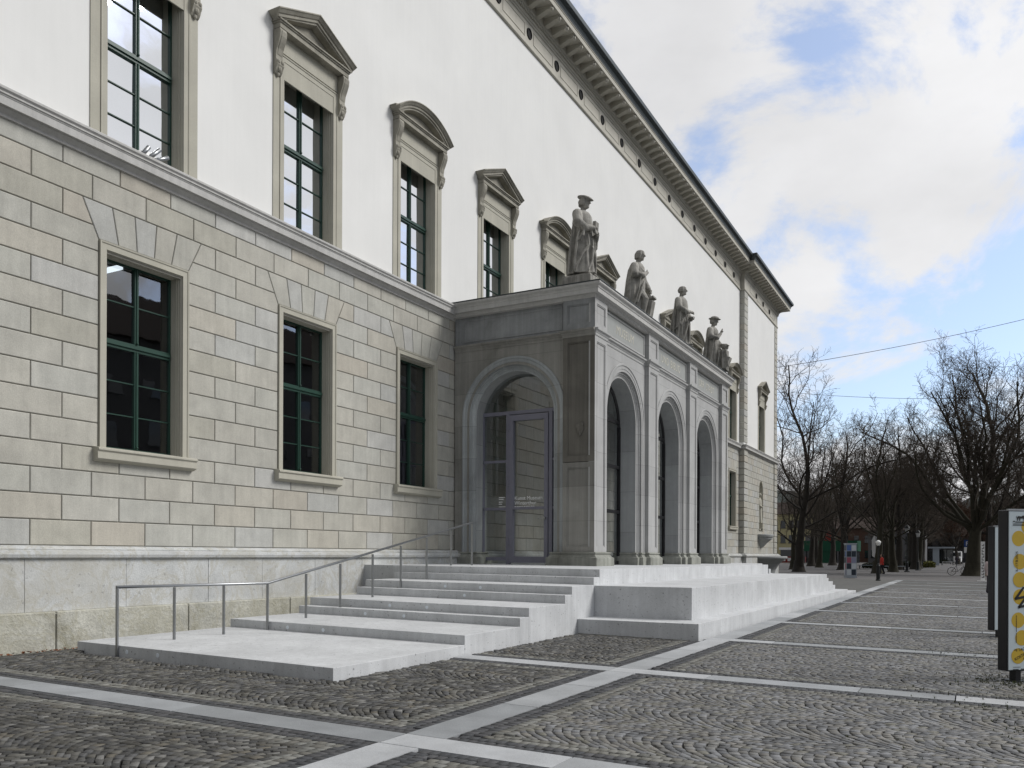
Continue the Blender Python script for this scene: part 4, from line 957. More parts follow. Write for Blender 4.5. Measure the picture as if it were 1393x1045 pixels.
# ---- setts: real stones, one mesh per field
pal = []
for _ in range(16):
    v = random.choice((.075, .09, .105, .115, .125, .14, .155, .18)); w = random.uniform(-.03, .09); pal.append((v * (1 + w), v * (1 + w * .35), v * (1 - w)))
pal += [(.17, .168, .158), (.14, .135, .112)]
MT['sett'] = stone('setts', (.1, .1, .1), .2, 9, .62, .14, 120, pal=pal, fine=.2, bdist=.008, large=.22, lscale=.5, spec=.4)
palb = []
for _ in range(17):
    v = random.choice((.04, .05, .055, .065, .075, .085, .10)); w = random.uniform(-.01, .11); palb.append((v * (1 + w), v * (1 + w * .45), v * (1 - w)))
palb += [(.13, .128, .115), (.11, .10, .08), (.16, .157, .148)]
MT['sett_brown'] = stone('brown_setts', (.1, .1, .1), .24, 9, .66, .2, 120, pal=palb, fine=.25, bdist=.008, large=.25, lscale=.6, spec=.4)
MT['sett_dark'] = stone('basalt_setts', (.04, .042, .046), .2, 6, .7, .3, 120, pal=[(.05, .052, .056), (.062, .064, .067), (.075, .075, .078), (.058, .058, .06)], fine=.2)
MT['sett_light'] = stone('pale_setts', (.2, .2, .18), .2, 6, .75, .3, 120, pal=[(.15, .147, .13), (.17, .17, .157), (.13, .125, .11), (.19, .187, .17), (.11, .11, .10)], fine=.2)
def setts(name, C, U, Vv, mat, h=.0, jit=1.0):
    # C centres (n,2); U, Vv half-extents as 2D vectors (n,2)
    n = len(C)
    if n == 0: return
    j = lambda s: rng.normal(0, s * jit, (n, 2))
    cor = [C - U - Vv + j(.0035), C + U - Vv + j(.0035), C + U + Vv + j(.0035), C - U + Vv + j(.0035)]
    cen = C; zc = gzv(C[:, 0]) + h + rng.normal(0, .0018, n); tx = rng.normal(0, .009, (n, 2))
    L0 = []; L1 = []; L2 = []
    for q in cor:
        d = q - cen
        z = zc + (d * tx).sum(1)
        L0.append(np.c_[q, zc - .07]); L1.append(np.c_[cen + d * .995, z - .003]); L2.append(np.c_[cen + d * .965, z])
    V = np.stack(L0 + L1 + L2, 1).reshape(-1, 3)
    b = np.arange(n)[:, None] * 12
    quads = [[8, 9, 10, 11]] + [[k, (k + 1) % 4, 4 + (k + 1) % 4, 4 + k] for k in range(4)] + [[4 + k, 4 + (k + 1) % 4, 8 + (k + 1) % 4, 8 + k] for k in range(4)]
    F = np.concatenate([b + np.array(q)[None] for q in quads], 0)
    o = np_obj(name, V, F, mat); tag(o, None, None, None, 'structure'); return o
YS = [1.0, 6.0, 11.12, 16.12, 21.05, 26.1, 31.2, 36.3, 41.4, 46.5, 51.6, 56.7, 61.6]
XA, SW = -4.21, .205                    # long granite band along the platform, half width
def blocked(C):
    x, y = C[:, 0], C[:, 1]
    return ((x < -6.9) & (x > -12.05) & (y > 8.15)) | ((x < -4.46) & (y > 15.55) & (x > -9)) | (x < -13.12) | ((y > 36.5) & (x < -4.4) & (y < 40) & (x > -9)) | ((x <= -6.9) & (y > 16.6) & (y < 40)) | ((x < -11.2) & (y > 60.2) & (y < 62.7))
def straight(x0, x1, y0, y1, along, mat, size=.10, rows=1):
    # rows of setts filling the rectangle, stones following 'along'
    L = (x1 - x0) if along == 'x' else (y1 - y0); Wd = (y1 - y0) if along == 'x' else (x1 - x0)
    n = max(1, int(L / size)); out = []
    for r_ in range(rows):
        t = (np.arange(n) + .5) / n * L + (r_ % 2) * size * .5; w = np.full(n, (r_ + .5) / rows * Wd)
        C = np.c_[x0 + t, y0 + w] if along == 'x' else np.c_[x0 + w, y0 + t]; out.append(C)
    C = np.concatenate(out); hu, hv = size * .47, Wd / rows * .46
    U = np.tile([hu, 0] if along == 'x' else [0, hu], (len(C), 1)); Vv = np.tile([0, hv] if along == 'x' else [-hv, 0], (len(C), 1))
    k = ~blocked(C); return C[k], U[k], Vv[k]
acc = {'sett': [], 'sett_brown': [], 'sett_dark': [], 'sett_light': []}
def field(x0, x1, y0, y1, size):
    bw = .22
    for a in ((x0, x1, y0, y0 + bw, 'x'), (x0, x1, y1 - bw, y1, 'x'), (x0, x0 + bw, y0 + bw, y1 - bw, 'y'), (x1 - bw, x1, y0 + bw, y1 - bw, 'y')):
        acc['sett_dark'].append(straight(*a, None, size, 2))
    i0, i1, j0, j1 = x0 + bw, x1 - bw, y0 + bw, y1 - bw; lw_ = .20
    for a in ((i0, i1, j0, j0 + lw_, 'x'), (i0, i1, j1 - lw_, j1, 'x'), (i0, i0 + lw_, j0 + lw_, j1 - lw_, 'y'), (i1 - lw_, i1, j0 + lw_, j1 - lw_, 'y')):
        acc['sett_light'].append(straight(*a, None, size, 2))
    i0 += lw_; i1 -= lw_; j0 += lw_; j1 -= lw_
    nl = max(1, round((j1 - j0) / 1.15)); lwid = (j1 - j0) / nl; m = max(6, int(lwid / (size * .98)))
    for l in range(nl):
        nk = int((i1 - i0 + .6) / size); k = np.arange(-2, nk + 5)
        K, I = np.meshgrid(k, np.arange(m), indexing='ij'); K = K.ravel().astype(float); I = I.ravel().astype(float)
        ph = rng.uniform(0, 1) * size
        t = (I + .5) / m; rise = lwid * .34
        cu_ = lambda t_: rise * (1 - (2 * t_ - 1) ** 2)
        wob = rng.normal(0, .006, len(K)) + .02 * np.sin(K * .37 + l * 1.7)
        X = i0 + ph + K * size + .25 - cu_(t) + wob; Yc = j0 + l * lwid + t * lwid + .012 * np.sin(K * .23 + l)
        dt = 1 / m; dx = (-(cu_(t + dt / 2) - cu_(t - dt / 2)))
        ln = np.sqrt(dx ** 2 + (lwid / m) ** 2)
        Vv = np.c_[dx, np.full(len(X), lwid / m)] * (rng.uniform(.435, .465, len(X))[:, None])
        nrm = np.c_[np.full(len(X), lwid / m), -dx] / ln[:, None]
        comp = (lwid / m) / ln
        U = nrm * (size * comp * rng.uniform(.445, .475, len(X)))[:, None]
        C = np.c_[X, Yc]
        ok = (X > i0 - .03) & (X < i1 + .03) & ~blocked(C)
        acc['sett' if x0 > -5 else 'sett_brown'].append((C[ok], U[ok], Vv[ok]))
for a, b in zip(YS, YS[1:]):
    s = .09 if a < 20 else (.105 if a < 35 else .13)
    if a < 45:
        field(XA + SW + .004, 4.4, a + .2, b - .2, s)
        if a < 16: field(-13.1, XA - SW - .004, a + .2, b - .2, s)
for k, L in acc.items():
    if k in ('sett', 'sett_brown'): nm = 'sett_paving'
    elif k == 'sett_dark': nm = 'dark_border_paving'
    else: nm = 'pale_border_paving'
    setts(nm, np.concatenate([q[0] for q in L]), np.concatenate([q[1] for q in L]), np.concatenate([q[2] for q in L]), k, 0, 1.5 if k == 'sett_brown' else 1.2)
ground_sheet('far_paving', [-4.4, 6, 9], [46.3, 62.0], -.012, 'far_paving')
ground_sheet('side_paving', [4.41, 6, 40], [-20, 62.0], -.02, 'far_paving')
ground_sheet('side_paving', [-13.1, -9.05, -4.45], [40.0, 62.0], -.02, 'far_paving')
# ---- granite bands, each slab a separate island in the band's mesh
mb = MB()
def gslab(x0, x1, y0, y1, z=0.004): 
    mb.add([(x0, y0, gz(x0) - .06), (x1, y0, gz(x1) - .06), (x1, y1, gz(x1) - .06), (x0, y1, gz(x0) - .06), (x0, y0, gz(x0) + z), (x1, y0, gz(x1) + z), (x1, y1, gz(x1) + z), (x0, y1, gz(x0) + z)], [(4, 5, 6, 7), (0, 1, 5, 4), (1, 2, 6, 5), (2, 3, 7, 6), (3, 0, 4, 7)])
for a, b in zip(YS, YS[1:]):
    y = a + (.203 if a > 10 else .2); e = b - .203
    n = 3; 
    while y < e - .1:
        q = min(e, y + random.uniform(1.0, 2.1)); q = e if e - q < .5 else q
        gslab(XA - SW, XA + SW, y + .007, q - .007); y = q
    for (p, r_) in ((-13.1, XA - SW), (XA - SW, 4.4)):
        if p < -10 and b > 16: 
            if a > 12: continue
        x = p
        while x < r_ - .05:
            q = min(r_, x + random.uniform(.9, 2.4)); q = r_ if r_ - q < .5 else q
            if not (b > 15 and x < -4.42 and b < 40) : 
                if p < -10 and b > 10 and q < -6.8: x = q; continue
                gslab(max(x, -6.93) + .007 if (p < -10 and b > 10) else x + .007, q - .007, b - .197, b + .197)
            x = q
tag(mb.obj('granite_band', 'granite', bevel=0), None, None, None, 'structure')
# grass and moss in the joints by the right-hand edge
mb = MB()
for i in range(5200):
    x = random.uniform(-1.2, 3.2); y = random.uniform(5, 17)
    w = max(0, min(1, (x + 1.2) / 2.0)) * (.5 + .5 * math.sin(y * 1.3 + x * 2.1))
    if random.random() > w ** 1.5: continue
    z = gz(x) - .02; h = random.uniform(.008, .035); a = random.uniform(0, 6.28); s = .009
    for j in range(3):
        b = a + j * 2.1; mb.add([(x - s * math.sin(b), y + s * math.cos(b), z), (x + s * math.sin(b), y - s * math.cos(b), z), (x + math.cos(b) * h * .7, y + math.sin(b) * h * .7, z + .018 + h)], [(0, 1, 2)])
for i in range(380):
    x = .5 + random.gauss(0, .35); y = 12.9 + random.gauss(0, .35); z = gz(x) - .01; h = random.uniform(.015, .05)
    for j in range(3):
        b = random.uniform(0, 6.28); mb.add([(x - .006 * math.sin(b), y + .006 * math.cos(b), z), (x + .006 * math.sin(b), y - .006 * math.cos(b), z), (x + math.cos(b) * h * .5, y + math.sin(b) * h * .5, z + h)], [(0, 1, 2)])
tag(mb.obj('moss_and_grass', 'grass'), 'thin grass and moss growing in the sett joints', 'grass', None, 'stuff')
MT['leaf'] = plain('dry_leaf', (.16, .055, .02), .8, var=.2)
mb = MB()
for i in range(130):
    x = -13.12 + abs(random.gauss(0, .12)); y = random.uniform(7, 9.4) if i < 90 else random.uniform(5, 8); z = gz(x) + random.uniform(.0, .03); a = random.uniform(0, 6.3); s = random.uniform(.02, .05)
    t = [random.uniform(-.02, .02) for _ in range(4)]
    mb.add([(x + s * math.cos(a + k * 1.57) * (1 if k % 2 else .6), y + s * math.sin(a + k * 1.57) * (1 if k % 2 else .6), z + t[k]) for k in range(4)], [(0, 1, 2, 3)])
tag(mb.obj('fallen_leaves', 'leaf'), 'rusty dead leaves gathered at the foot of the plinth', 'leaves', None, 'stuff')

# ================================================================ bare trees
MT['bark'] = stone('dark_bark', (.034, .030, .025), .3, 3, .95, .7, 20, bdist=.05)
MT['bark2'] = stone('mossy_bark', (.038, .035, .024), .3, 3, .95, .7, 20, bdist=.05)
MT['twig'] = plain('twig_bark', (.078, .066, .055), .95, spec=.1)
MT['twig2'] = plain('twig_bark_red', (.05, .025, .015), .95, spec=.1)
class Tubes:
    def __init__(s): s.V = []; s.F = []; s.n = 0
    def add(s, P, r, k):
        P = np.asarray(P); m = len(P); d = np.gradient(P, axis=0); d /= np.linalg.norm(d, axis=1, keepdims=True) + 1e-9
        ref = np.array([.3, .2, 1.0]) if abs(d[:, 2]).mean() < .8 else np.array([1.0, .2, .1])
        a = np.cross(d, ref); a /= np.linalg.norm(a, axis=1, keepdims=True) + 1e-9; b = np.cross(d, a)
        th = np.arange(k) * 2 * np.pi / k
        V = P[:, None] + (a[:, None] * np.cos(th)[None, :, None] + b[:, None] * np.sin(th)[None, :, None]) * np.asarray(r)[:, None, None]
        s.V.append(V.reshape(-1, 3)); i = np.arange(m - 1)[:, None] * k; j = np.arange(k)[None]
        f = np.stack([i + j, i + (j + 1) % k, i + k + (j + 1) % k, i + k + j], -1).reshape(-1, 4) + s.n
        s.F.append(f); s.n += m * k
    def obj(s, name, mat, parent): 
        o = np_obj(name, np.concatenate(s.V), np.concatenate(s.F), mat, parent)
        o.data.polygons.foreach_set('use_smooth', [True] * len(o.data.polygons)); return o
def bare_tree(label, x, y, H, r0, fork, seed, spread=.8, limbs=5, leader=True, mat='bark', tw='twig', dens=1.0, droop=0.0, cat='tree', low=None, tw_r=.012):
    g = np.random.default_rng(seed); t = thing('bare_tree', label, cat, (x, y, gz(x)), 0, 'bare winter trees on the square')
    TR, CR = Tubes(), Tubes()
    def unit(v): return v / (np.linalg.norm(v) + 1e-9)
    def grow(P, d, L, r, lev):
        n = {0: 9, 1: 9, 2: 7, 3: 5, 4: 4, 5: 3}[lev]; pts = [P]; rad = [r]; seg = L / n
        for i in range(n):
            w = {0: .05, 1: .15, 2: .22, 3: .24, 4: .25, 5: .3}[lev]
            up = {0: .0, 1: .09, 2: .05, 3: .03, 4: .0, 5: 0}[lev] - (droop if lev >= 2 else 0)
            d = unit(d + g.normal(0, w, 3) + np.array([0, 0, up])); pts.append(pts[-1] + d * seg)
            rad.append(max(tw_r * .55, r * (1 - (i + 1) / n * {0: .45, 1: .72, 2: .75, 3: .75, 4: .7, 5: .6}[lev])))
        (TR if lev <= 1 else CR).add(pts, rad, {0: 12, 1: 8, 2: 6, 3: 4, 4: 3, 5: 3}[lev])
        if lev == 5: return
        kn = {1: 12, 2: 7, 3: 4.5, 4: 2.2}.get(lev, 0) * dens
        if lev == 0: return pts, rad, d
        kn = int(kn) + (1 if g.random() < kn % 1 else 0)
        for j in range(kn):
            u = .22 + .78 * (j + g.random()) / kn; i = min(n - 1, int(u * n)); q = pts[i] + (pts[i + 1] - pts[i]) * (u * n - i)
            dd = unit(pts[min(i + 1, n)] - pts[i]); side = unit(np.cross(dd, g.normal(0, 1, 3))); ang = g.uniform(.5, 1.05)
            nd = unit(dd * math.cos(ang) + side * math.sin(ang) + np.array([0, 0, .12]))
            LL = L * (g.uniform(.22, .5) if lev == 1 else g.uniform(.34, .6)) * (1.12 - .5 * u); rr = max(tw_r * .8, rad[i] * g.uniform(.32, .55))
            if LL > .35 and lev < 5: grow(q, nd, LL, min(rr, rad[i]), lev + 1)
    pts, rad, d = grow(np.array([0, 0, -.1]), np.array([0, 0, 1.0]), fork, r0, 0)
    # flared foot
    TR.add([np.array([0, 0, -.1]), np.array([0, 0, .15]), np.array([0, 0, .6]), np.array([0, 0, 1.1])], [r0 * 1.7, r0 * 1.35, r0 * 1.1, r0 * .98], 12)
    top = pts[-1]; rt = rad[-1]; a0 = g.uniform(0, 6.28)
    for i in range(limbs):
        a = a0 + i * 2.4 + g.normal(0, .25); tilt = spread * g.uniform(.55, 1.15); u = 1 - .35 * (i / limbs) * g.random()
        k = int(u * (len(pts) - 1)); st = pts[k]
        grow(st, unit(np.array([math.cos(a) * math.sin(tilt), math.sin(a) * math.sin(tilt), math.cos(tilt)])), (H - fork) * g.uniform(.72, 1.0) / (max(.55, math.cos(tilt * .6))), rt * g.uniform(.36, .52), 1)
    if leader: grow(top, unit(d + g.normal(0, .05, 3)), (H - fork) * 1.02, rt * .78, 1)
    for (fz, a, L) in (low or []):
        k = int(min(1, fz / fork) * (len(pts) - 1)); grow(pts[k], unit(np.array([math.cos(a), math.sin(a), .45])), L, rt * .42, 1)
    TR.obj('trunk', mat, t); CR.obj('crown', tw, t)
    return t
TREES = [
 ('tall bare tree beside the far museum corner, with upright leader and curved side limbs', -15.2, 88, 20.5, .46, 8.0, 3, .85, 6, True, 'bark', 1.1, [(4.6, .5, 10), (3.4, 3.3, 6), (5.8, -.2, 9), (7, 2.8, 9)], .019),
 ('largest bare tree, thick trunk and tall dense crown behind the yellow dotted poster stand', .15, 82, 18.8, .72, 4.4, 19, .68, 11, True, 'bark2', 1.3, [(4.0, 3.3, 9), (4.4, 2.7, 8), (4.2, .1, 9)], .017),
 ('bare tree with two low crossing limbs behind the short lamp bollard', -7.55, 83, 14.5, .36, 5.0, 21, .7, 6, True, 'bark2', 1.0, [(3.6, 2.9, 6), (3.8, .2, 6)], .014),
 ('broad dark bare tree left of the picture covered display column', -12.9, 103, 15.5, .50, 5.2, 45, .75, 7, True, 'bark', 1.1, [(4, 3, 6)], .016),
 ('dark bare tree just right of the pair of street lamps', -6.0, 112, 16.5, .45, 5.5, 89, .75, 7, True, 'bark', 1.1, [(4, .3, 6), (4.5, 3.4, 6)], .016),
]
protos = [bare_tree(lab, x, y, H, r0, fk, sd_, sp, nl, ld, mt, 'twig', dn, low=low, tw_r=twr) for (lab, x, y, H, r0, fk, sd_, sp, nl, ld, mt, dn, low, twr) in TREES]
red = bare_tree('bare reddish tree far beyond the bus shelter', -2.5, 190, 15, .4, 3.5, 145, .9, 7, True, 'bark', 'twig2', 1.1, tw_r=.035)
COPIES = [
 ('bare tree close behind the red jacketed person', 2, -6.9, 92, 1.0), ('slim bare tree in front of the green pavilion', 2, -18.4, 122, 1.05),
 ('bare tree right of the green pavilion doors', 3, -16.2, 130, 1.0), ('bare tree behind the display column, just to its right', 4, -11.4, 128, 1.0),
 ('bare tree left of the nearer old street lamp', 3, -7.4, 106, .95), ('bare tree beside the bus shelter', 4, -7.1, 150, 1.1),
 ('bare tree far behind the old street lamps', 3, -9.5, 165, 1.2), ('bare tree far back, left end of the square', 4, -24.5, 160, 1.15),
 ('bare tree behind the blue parking sign', 2, 3.2, 128, 1.25), ('bare tree half hidden at the right edge behind the poster stand', 3, 5.9, 100, 1.15),
 ('bare tree behind the tall one at the museum corner', 4, -21.5, 135, 1.1), ('bare tree between the display column and lamp bollard, far back', 3, -12.5, 150, 1.05),
 ('bare tree behind the bench right of the display column', 2, -9.6, 118, 1.1), ('bare tree behind the information panel', 4, -6.9, 138, 1.0),
 ('bare tree far behind the green pavilion', 3, -31, 205, 1.3), ('bare tree beyond the flag banners', 3, -14.5, 175, 1.15),
 ('dark bare tree just left of the tall corner tree, half behind the fountain', 2, -18.6, 104, .95), ('bare tree in front of the red brown house', 3, -20.5, 150, 1.05),
 ('bare tree between the two old street lamps, farther back', 2, -6.1, 120, 1.1), ('bare tree right behind the largest tree', 4, 1.6, 112, 1.15),
 ('bare tree at the far right end of the avenue', 3, 7.5, 150, 1.2), ('bare tree left of the bus shelter, farther back', 2, -10.8, 185, 1.3),
]
for lab, p, x, y, sc in COPIES:
    c_ = dup(protos[p]); c_['label'] = lab; c_.location = (x, y, gz(x)); c_.rotation_euler = (0, 0, random.uniform(0, 6.28)); c_.scale = (sc, sc, sc)
# ================================================================ people
MT['skin'] = plain('skin', (.42, .26, .19), .6); MT['redcoat'] = plain('red_jacket_cloth', (.45, .03, .02), .8); MT['navy'] = plain('dark_trouser_cloth', (.015, .016, .022), .9)
MT['pink'] = plain('pink_cloth', (.55, .22, .22), .85); MT['palecoat'] = plain('pale_jacket_cloth', (.5, .42, .42), .85); MT['hair'] = plain('dark_hair', (.02, .014, .01), .7); MT['coat_dark'] = plain('dark_coat_cloth', (.025, .02, .028), .9)
def person(label, x, y, H, rz, top, legs, hairm='hair', stride=.18, group=None):
    t = thing('person', label, 'person', (x, y, gz(x)), rz); s = H / 1.75
    def fin(mb, nm, mt, v=.018):
        o = fused(mb, nm, mt, t, v, 2); o.scale = (s, s, s); return o
    mb = MB(); head(mb, (.01, 0, 1.60), .92); mb.tube([(0, 0, 1.40), (.005, 0, 1.54)], [.06, .052], 10)
    mb.ball((0, 0, 1.15), (.11, .16, .28), 12, 8); mb.ball((0, 0, .92), (.11, .15, .14), 12, 8)
    arms = ([(0, -.19, 1.38), (-.04, -.25, 1.12), (.06, -.25, .89)], [(0, .19, 1.38), (.02, .25, 1.12), (.12, .23, .92)])
    for a in arms: limb(mb, a, [.055, .045, .034], 8); hand(mb, a[2], (.25, 0, -1), (1, 0, .2), .9)
    lg = ([(0, -.09, .9), (stride * .6, -.09, .50), (stride * .55, -.09, .08)], [(0, .09, .9), (-stride * .2, .09, .5), (-stride, .09, .10)])
    for a in lg: limb(mb, a, [.085, .06, .04], 8)
    fin(mb, 'body', 'skin')
    mb = MB(); loft(mb, subdiv([(.80, 0, 0, .15, .20), (1.0, 0, 0, .14, .185), (1.2, 0, 0, .15, .20), (1.36, 0, 0, .135, .21), (1.44, 0, 0, .09, .13), (1.47, 0, 0, .07, .08)], 3), 24, fold_fn(5, 6, .03))
    for a in arms: limb(mb, a, [.075, .065, .052], 8)
    fin(mb, 'jacket', top)
    mb = MB(); mb.ball((0, 0, .90), (.13, .175, .14), 12, 8)
    for a in lg: limb(mb, [a[0], a[1], a[2]], [.105, .082, .07], 8); 
    for a in lg: mb.ball((a[2][0] + .06, a[2][1], a[2][2] - .045), (.13, .05, .05), 10, 6)
    fin(mb, 'trousers', legs)
    mb = MB(); mb.ball((-.02, 0, 1.645), (.105, .09, .105), 12, 8)
    for i in range(14):
        a = R(80 + 200 * i / 13); mb.tube([(.01 + .07 * math.cos(a), .07 * math.sin(a), 1.70), (.0 + .10 * math.cos(a), .09 * math.sin(a), 1.63), (.0 + .09 * math.cos(a), .09 * math.sin(a), 1.50)], [.018, .024, .014], 6)
    fin(mb, 'hair' if hairm == 'hair' else 'headscarf', hairm)
    return t
person('person in a red jacket and dark trousers walking among the trees', -6.85, 79.5, 1.72, R(200), 'redcoat', 'navy')
person('person in a pale jacket and pink headscarf half hidden behind the rear poster stand', .74, 43.5, 1.72, R(70), 'palecoat', 'coat_dark', 'pink')
person('person in a dark coat walking far off beyond the bus shelter', -2.6, 180, 1.75, R(100), 'coat_dark', 'navy')

# ================================================================ poster stands
def poster_stand(label, x, y, rear=False):
    # u along the face, v up; face turned about 40 degrees
    t = thing('poster_stand', label, 'poster stand', (x, y, gz(x)), R(40), 'poster stands at the right edge')
    Wd, T, zb, zt = 1.25, .17, .14, 2.27
    mb = MB(); w = .06
    mb.box(0, w, 0, T, zb, zt); mb.box(Wd - w, Wd, 0, T, zb, zt); mb.box(w, Wd - w, 0, T, zb, zb + .05); mb.box(w, Wd - w, 0, T, zt - .05, zt); mb.box(w, Wd - w, T - .03, T, zb + .05, zt - .05)
    mb.obj('frame', 'stand', t, bevel=.012)
    mb = MB(); mb.box(.16, .24, .03, T - .03, 0, zb); mb.box(.10, .30, -.05, T + .05, 0, .012); mb.obj('foot', 'stand', t); mb = MB(); mb.box(Wd - .24, Wd - .16, .03, T - .03, 0, zb); mb.box(Wd - .3, Wd - .1, -.05, T + .05, 0, .012); mb.obj('foot', 'stand', t)
    mb = MB(); mb.box(.015 if not rear else .02, Wd - .015, -.012, .012, zb + .02, zt - .02); p = mb.obj('poster', 'poster', t)
    mb = MB(); mb.box(-.002, Wd, -.016, .02, zt - .012, zt + .012); mb.obj('top_edge', 'steel', t)
    if rear: return t
    K = .00968; U = lambda px: .02 + (px - 1369) * K / .766; V = lambda py: zb + (914 - py) * K
    lay = [0]
    def disc(px, py, r=10.6):
        lay[0] += 1; d = -.0125 - .0004 * (lay[0] % 7)
        n = 36; c = (U(px), V(py)); rr = r * K
        mbd.add([(c[0] + rr * math.cos(2 * math.pi * k / n), d, c[1] + rr * math.sin(2 * math.pi * k / n)) for k in range(n)], [tuple(range(n))])
    mbd = MB()
    for px, py in ((1380, 733), (1391.5, 717), (1381.5, 764.5), (1397, 762), (1381.4, 789.2), (1394, 786), (1381.7, 812.5), (1379.8, 844.3), (1395, 828), (1384.4, 868.4), (1397, 858), (1379.8, 893), (1397, 884)): disc(px, py)
    for i in range(26): disc(1412 + (i % 6) * 12 + random.uniform(-2, 2), 722 + (i // 6) * 44 + random.uniform(-12, 12))
    mbd.obj('yellow_dots', 'yellow', p)
    mbl = MB()
    def stroke(pts, w=3.4):
        w = w * K / 2
        for a, b in zip(pts, pts[1:]):
            a = Vector((U(a[0]), V(a[1]))); b = Vector((U(b[0]), V(b[1]))); e = (b - a).normalized(); nn = Vector((-e.y, e.x)) * w; a2, b2 = a - e * w * .7, b + e * w * .7
            q = [a2 + nn, a2 - nn, b2 - nn, b2 + nn]; mbl.add([(v.x, -.0162, v.y) for v in q], [(0, 1, 2, 3)])
    stroke([(1386, 800), (1376.5, 815), (1389.8, 812), (1380.6, 826.5), (1397, 822.5)])
    mbl.obj('bold_letter', 'black', p); mbl = MB()
    stroke([(1389.7, 747), (1389.7, 767)], 3.4); stroke([(1389.7, 757), (1400, 748)]); stroke([(1391, 757), (1400, 767)])
    stroke([(1391, 727), (1402, 727)], 3.6); stroke([(1391, 741), (1402, 741)], 3.6); stroke([(1402, 727), (1402, 741)], 3.6)
    stroke([(1391, 841), (1404, 836)], 4); stroke([(1404, 836), (1408, 850), (1396, 852)], 4)
    mbl.obj('bold_letter', 'black', p)
    # small striding lion emblem with caption bars
    mbl = MB()
    lion = [(1377.6, 709), (1378, 703.6), (1379, 702.4), (1383, 702.9), (1385, 701.6), (1387, 701.8), (1388.3, 703.4), (1387.6, 705.2), (1387, 709), (1386, 709), (1385.6, 706), (1382, 705.6), (1381.5, 709), (1380.5, 709), (1380.3, 706), (1379, 706), (1378.6, 709)]
    mbl.add([(U(a), -.0164, V(b)) for a, b in lion], [tuple(range(len(lion)))])
    for a, b, c, d in ((1377.6, 1376.6, 703, 706), ): stroke([(1377.8, 706), (1376.9, 703.5), (1377.6, 702)], .6)
    stroke([(1373.6, 709.8), (1374.6, 709.8)], 1.8); stroke([(1376, 710.6), (1388.5, 710.6)], 1.4)
    for yy in (713.2, 715): stroke([(1373.2, yy), (1388.5, yy)], .9)
    mbl.obj('lion_emblem', 'black', p)
    def txt(body, size, px, py, ang):
        c, s = math.cos(R(ang)), math.sin(R(ang))
        text_obj(body, size, (U(px), -.0166, V(py)), (c, 0, s), (-s, 0, c), 'black', p, 'poster_lettering', extrude=.0004)
    txt('6.–17.8.2025', .052, 1379.2, 778, 90); txt('*9 TAGE', .052, 1375.2, 887.5, 8); txt('KOSTENLOS', .055, 1376.3, 899.5, 25); txt('PRO', .05, 1387, 899, 25)
    mbl = MB(); random.seed(5)
    for i in range(11): stroke([(1377.6, 838 + i * 3.4), (1377.6, 838 + i * 3.4 + random.uniform(1.5, 3))], .8)
    stroke([(1374, 908.2), (1382.5, 908.2)], .7); stroke([(1374, 911.6), (1380, 911.6)], 1.6); stroke([(1383.5, 911), (1395, 911)], 1.2)
    mbl.obj('small_print', 'black', p)
    return t
poster_stand('nearest poster stand, its pale poster covered in ochre dots and black letters', .405, 12.95)
poster_stand('dark framed poster stand mostly hidden behind the yellow dotted one', .385, 19.9, True)

# ================================================================ square furniture
dark = 'stand'
MT['iron'] = plain('dark_iron', (.02, .022, .022), .5, .4); MT['lampglass'] = plain('lamp_glass', (.6, .62, .62), .3); MT['panel'] = plain('pale_grey_panel', (.32, .36, .40), .5)
MT['blue'] = plain('sign_blue', (.02, .06, .22), .5); MT['dgreen'] = plain('pavilion_green', (.0, .065, .03), .5); MT['redp'] = plain('red_panel', (.22, .02, .012), .5)
MT['yellowwall'] = stone('yellow_render', (.42, .38, .22), .06, .5, .9, .05); MT['brickred'] = stone('brick_red_wall', (.085, .05, .038), .12, .5, .9, .1); MT['tile'] = stone('brown_roof_tile', (.05, .036, .03), .15, 2, .9, .3)
MT['greywall'] = stone('grey_render', (.10, .10, .105), .06, .4, .9, .05); MT['facing'] = stone('facing_house_render', (.11, .11, .115), .1, .4, .9, .05); MT['darkwin'] = glass('far_window_glass', .1, opaque=True); MT['moss'] = stone('clipped_hedge', (.10, .10, .02), .3, 6, .95, .6, 30); MT['hedge'] = stone('dark_hedge', (.018, .024, .012), .3, 4, .95, .6, 30)
c = thing('display_column', 'square display column covered with blue and grey pictures on the square', 'display column', (-7.6, 64.3, .04), R(20))
mb = MB(); mb.box(-.36, .36, -.36, .36, 0, .12); mb.box(-.34, .34, -.34, .34, .12, 2.38); mb.box(-.37, .37, -.37, .37, 2.38, 2.44); mb.obj('core', 'panel', c)
MT['pic1'] = plain('picture_blue', (.08, .14, .35), .5); MT['pic2'] = plain('picture_dark', (.02, .03, .045), .5); MT['pic3'] = plain('picture_violet', (.24, .25, .36), .5); MT['pic4'] = plain('picture_pale', (.5, .54, .58), .5); MT['pic5'] = plain('picture_red', (.3, .08, .12), .5)
random.seed(4)
for face in range(4):
    Mz = Matrix.Rotation(face * math.pi / 2, 4, 'Z')
    for r_ in range(5):
        for q in range(2):
            mb = MB(); x0 = -.31 + q * .32; mb.box(x0, x0 + .29, -.352, -.338, .2 + r_ * .43, .2 + r_ * .43 + .39); o = mb.obj('picture', random.choice(['pic1', 'pic2', 'pic3', 'pic4', 'pic2', 'pic3', 'pic4', 'pic5']), c); o.data.transform(Mz)
b = thing('lamp_bollard', 'short dark lamp post with a white top in front of the trees', 'lamp post', (-5.3, 59.0, .01))
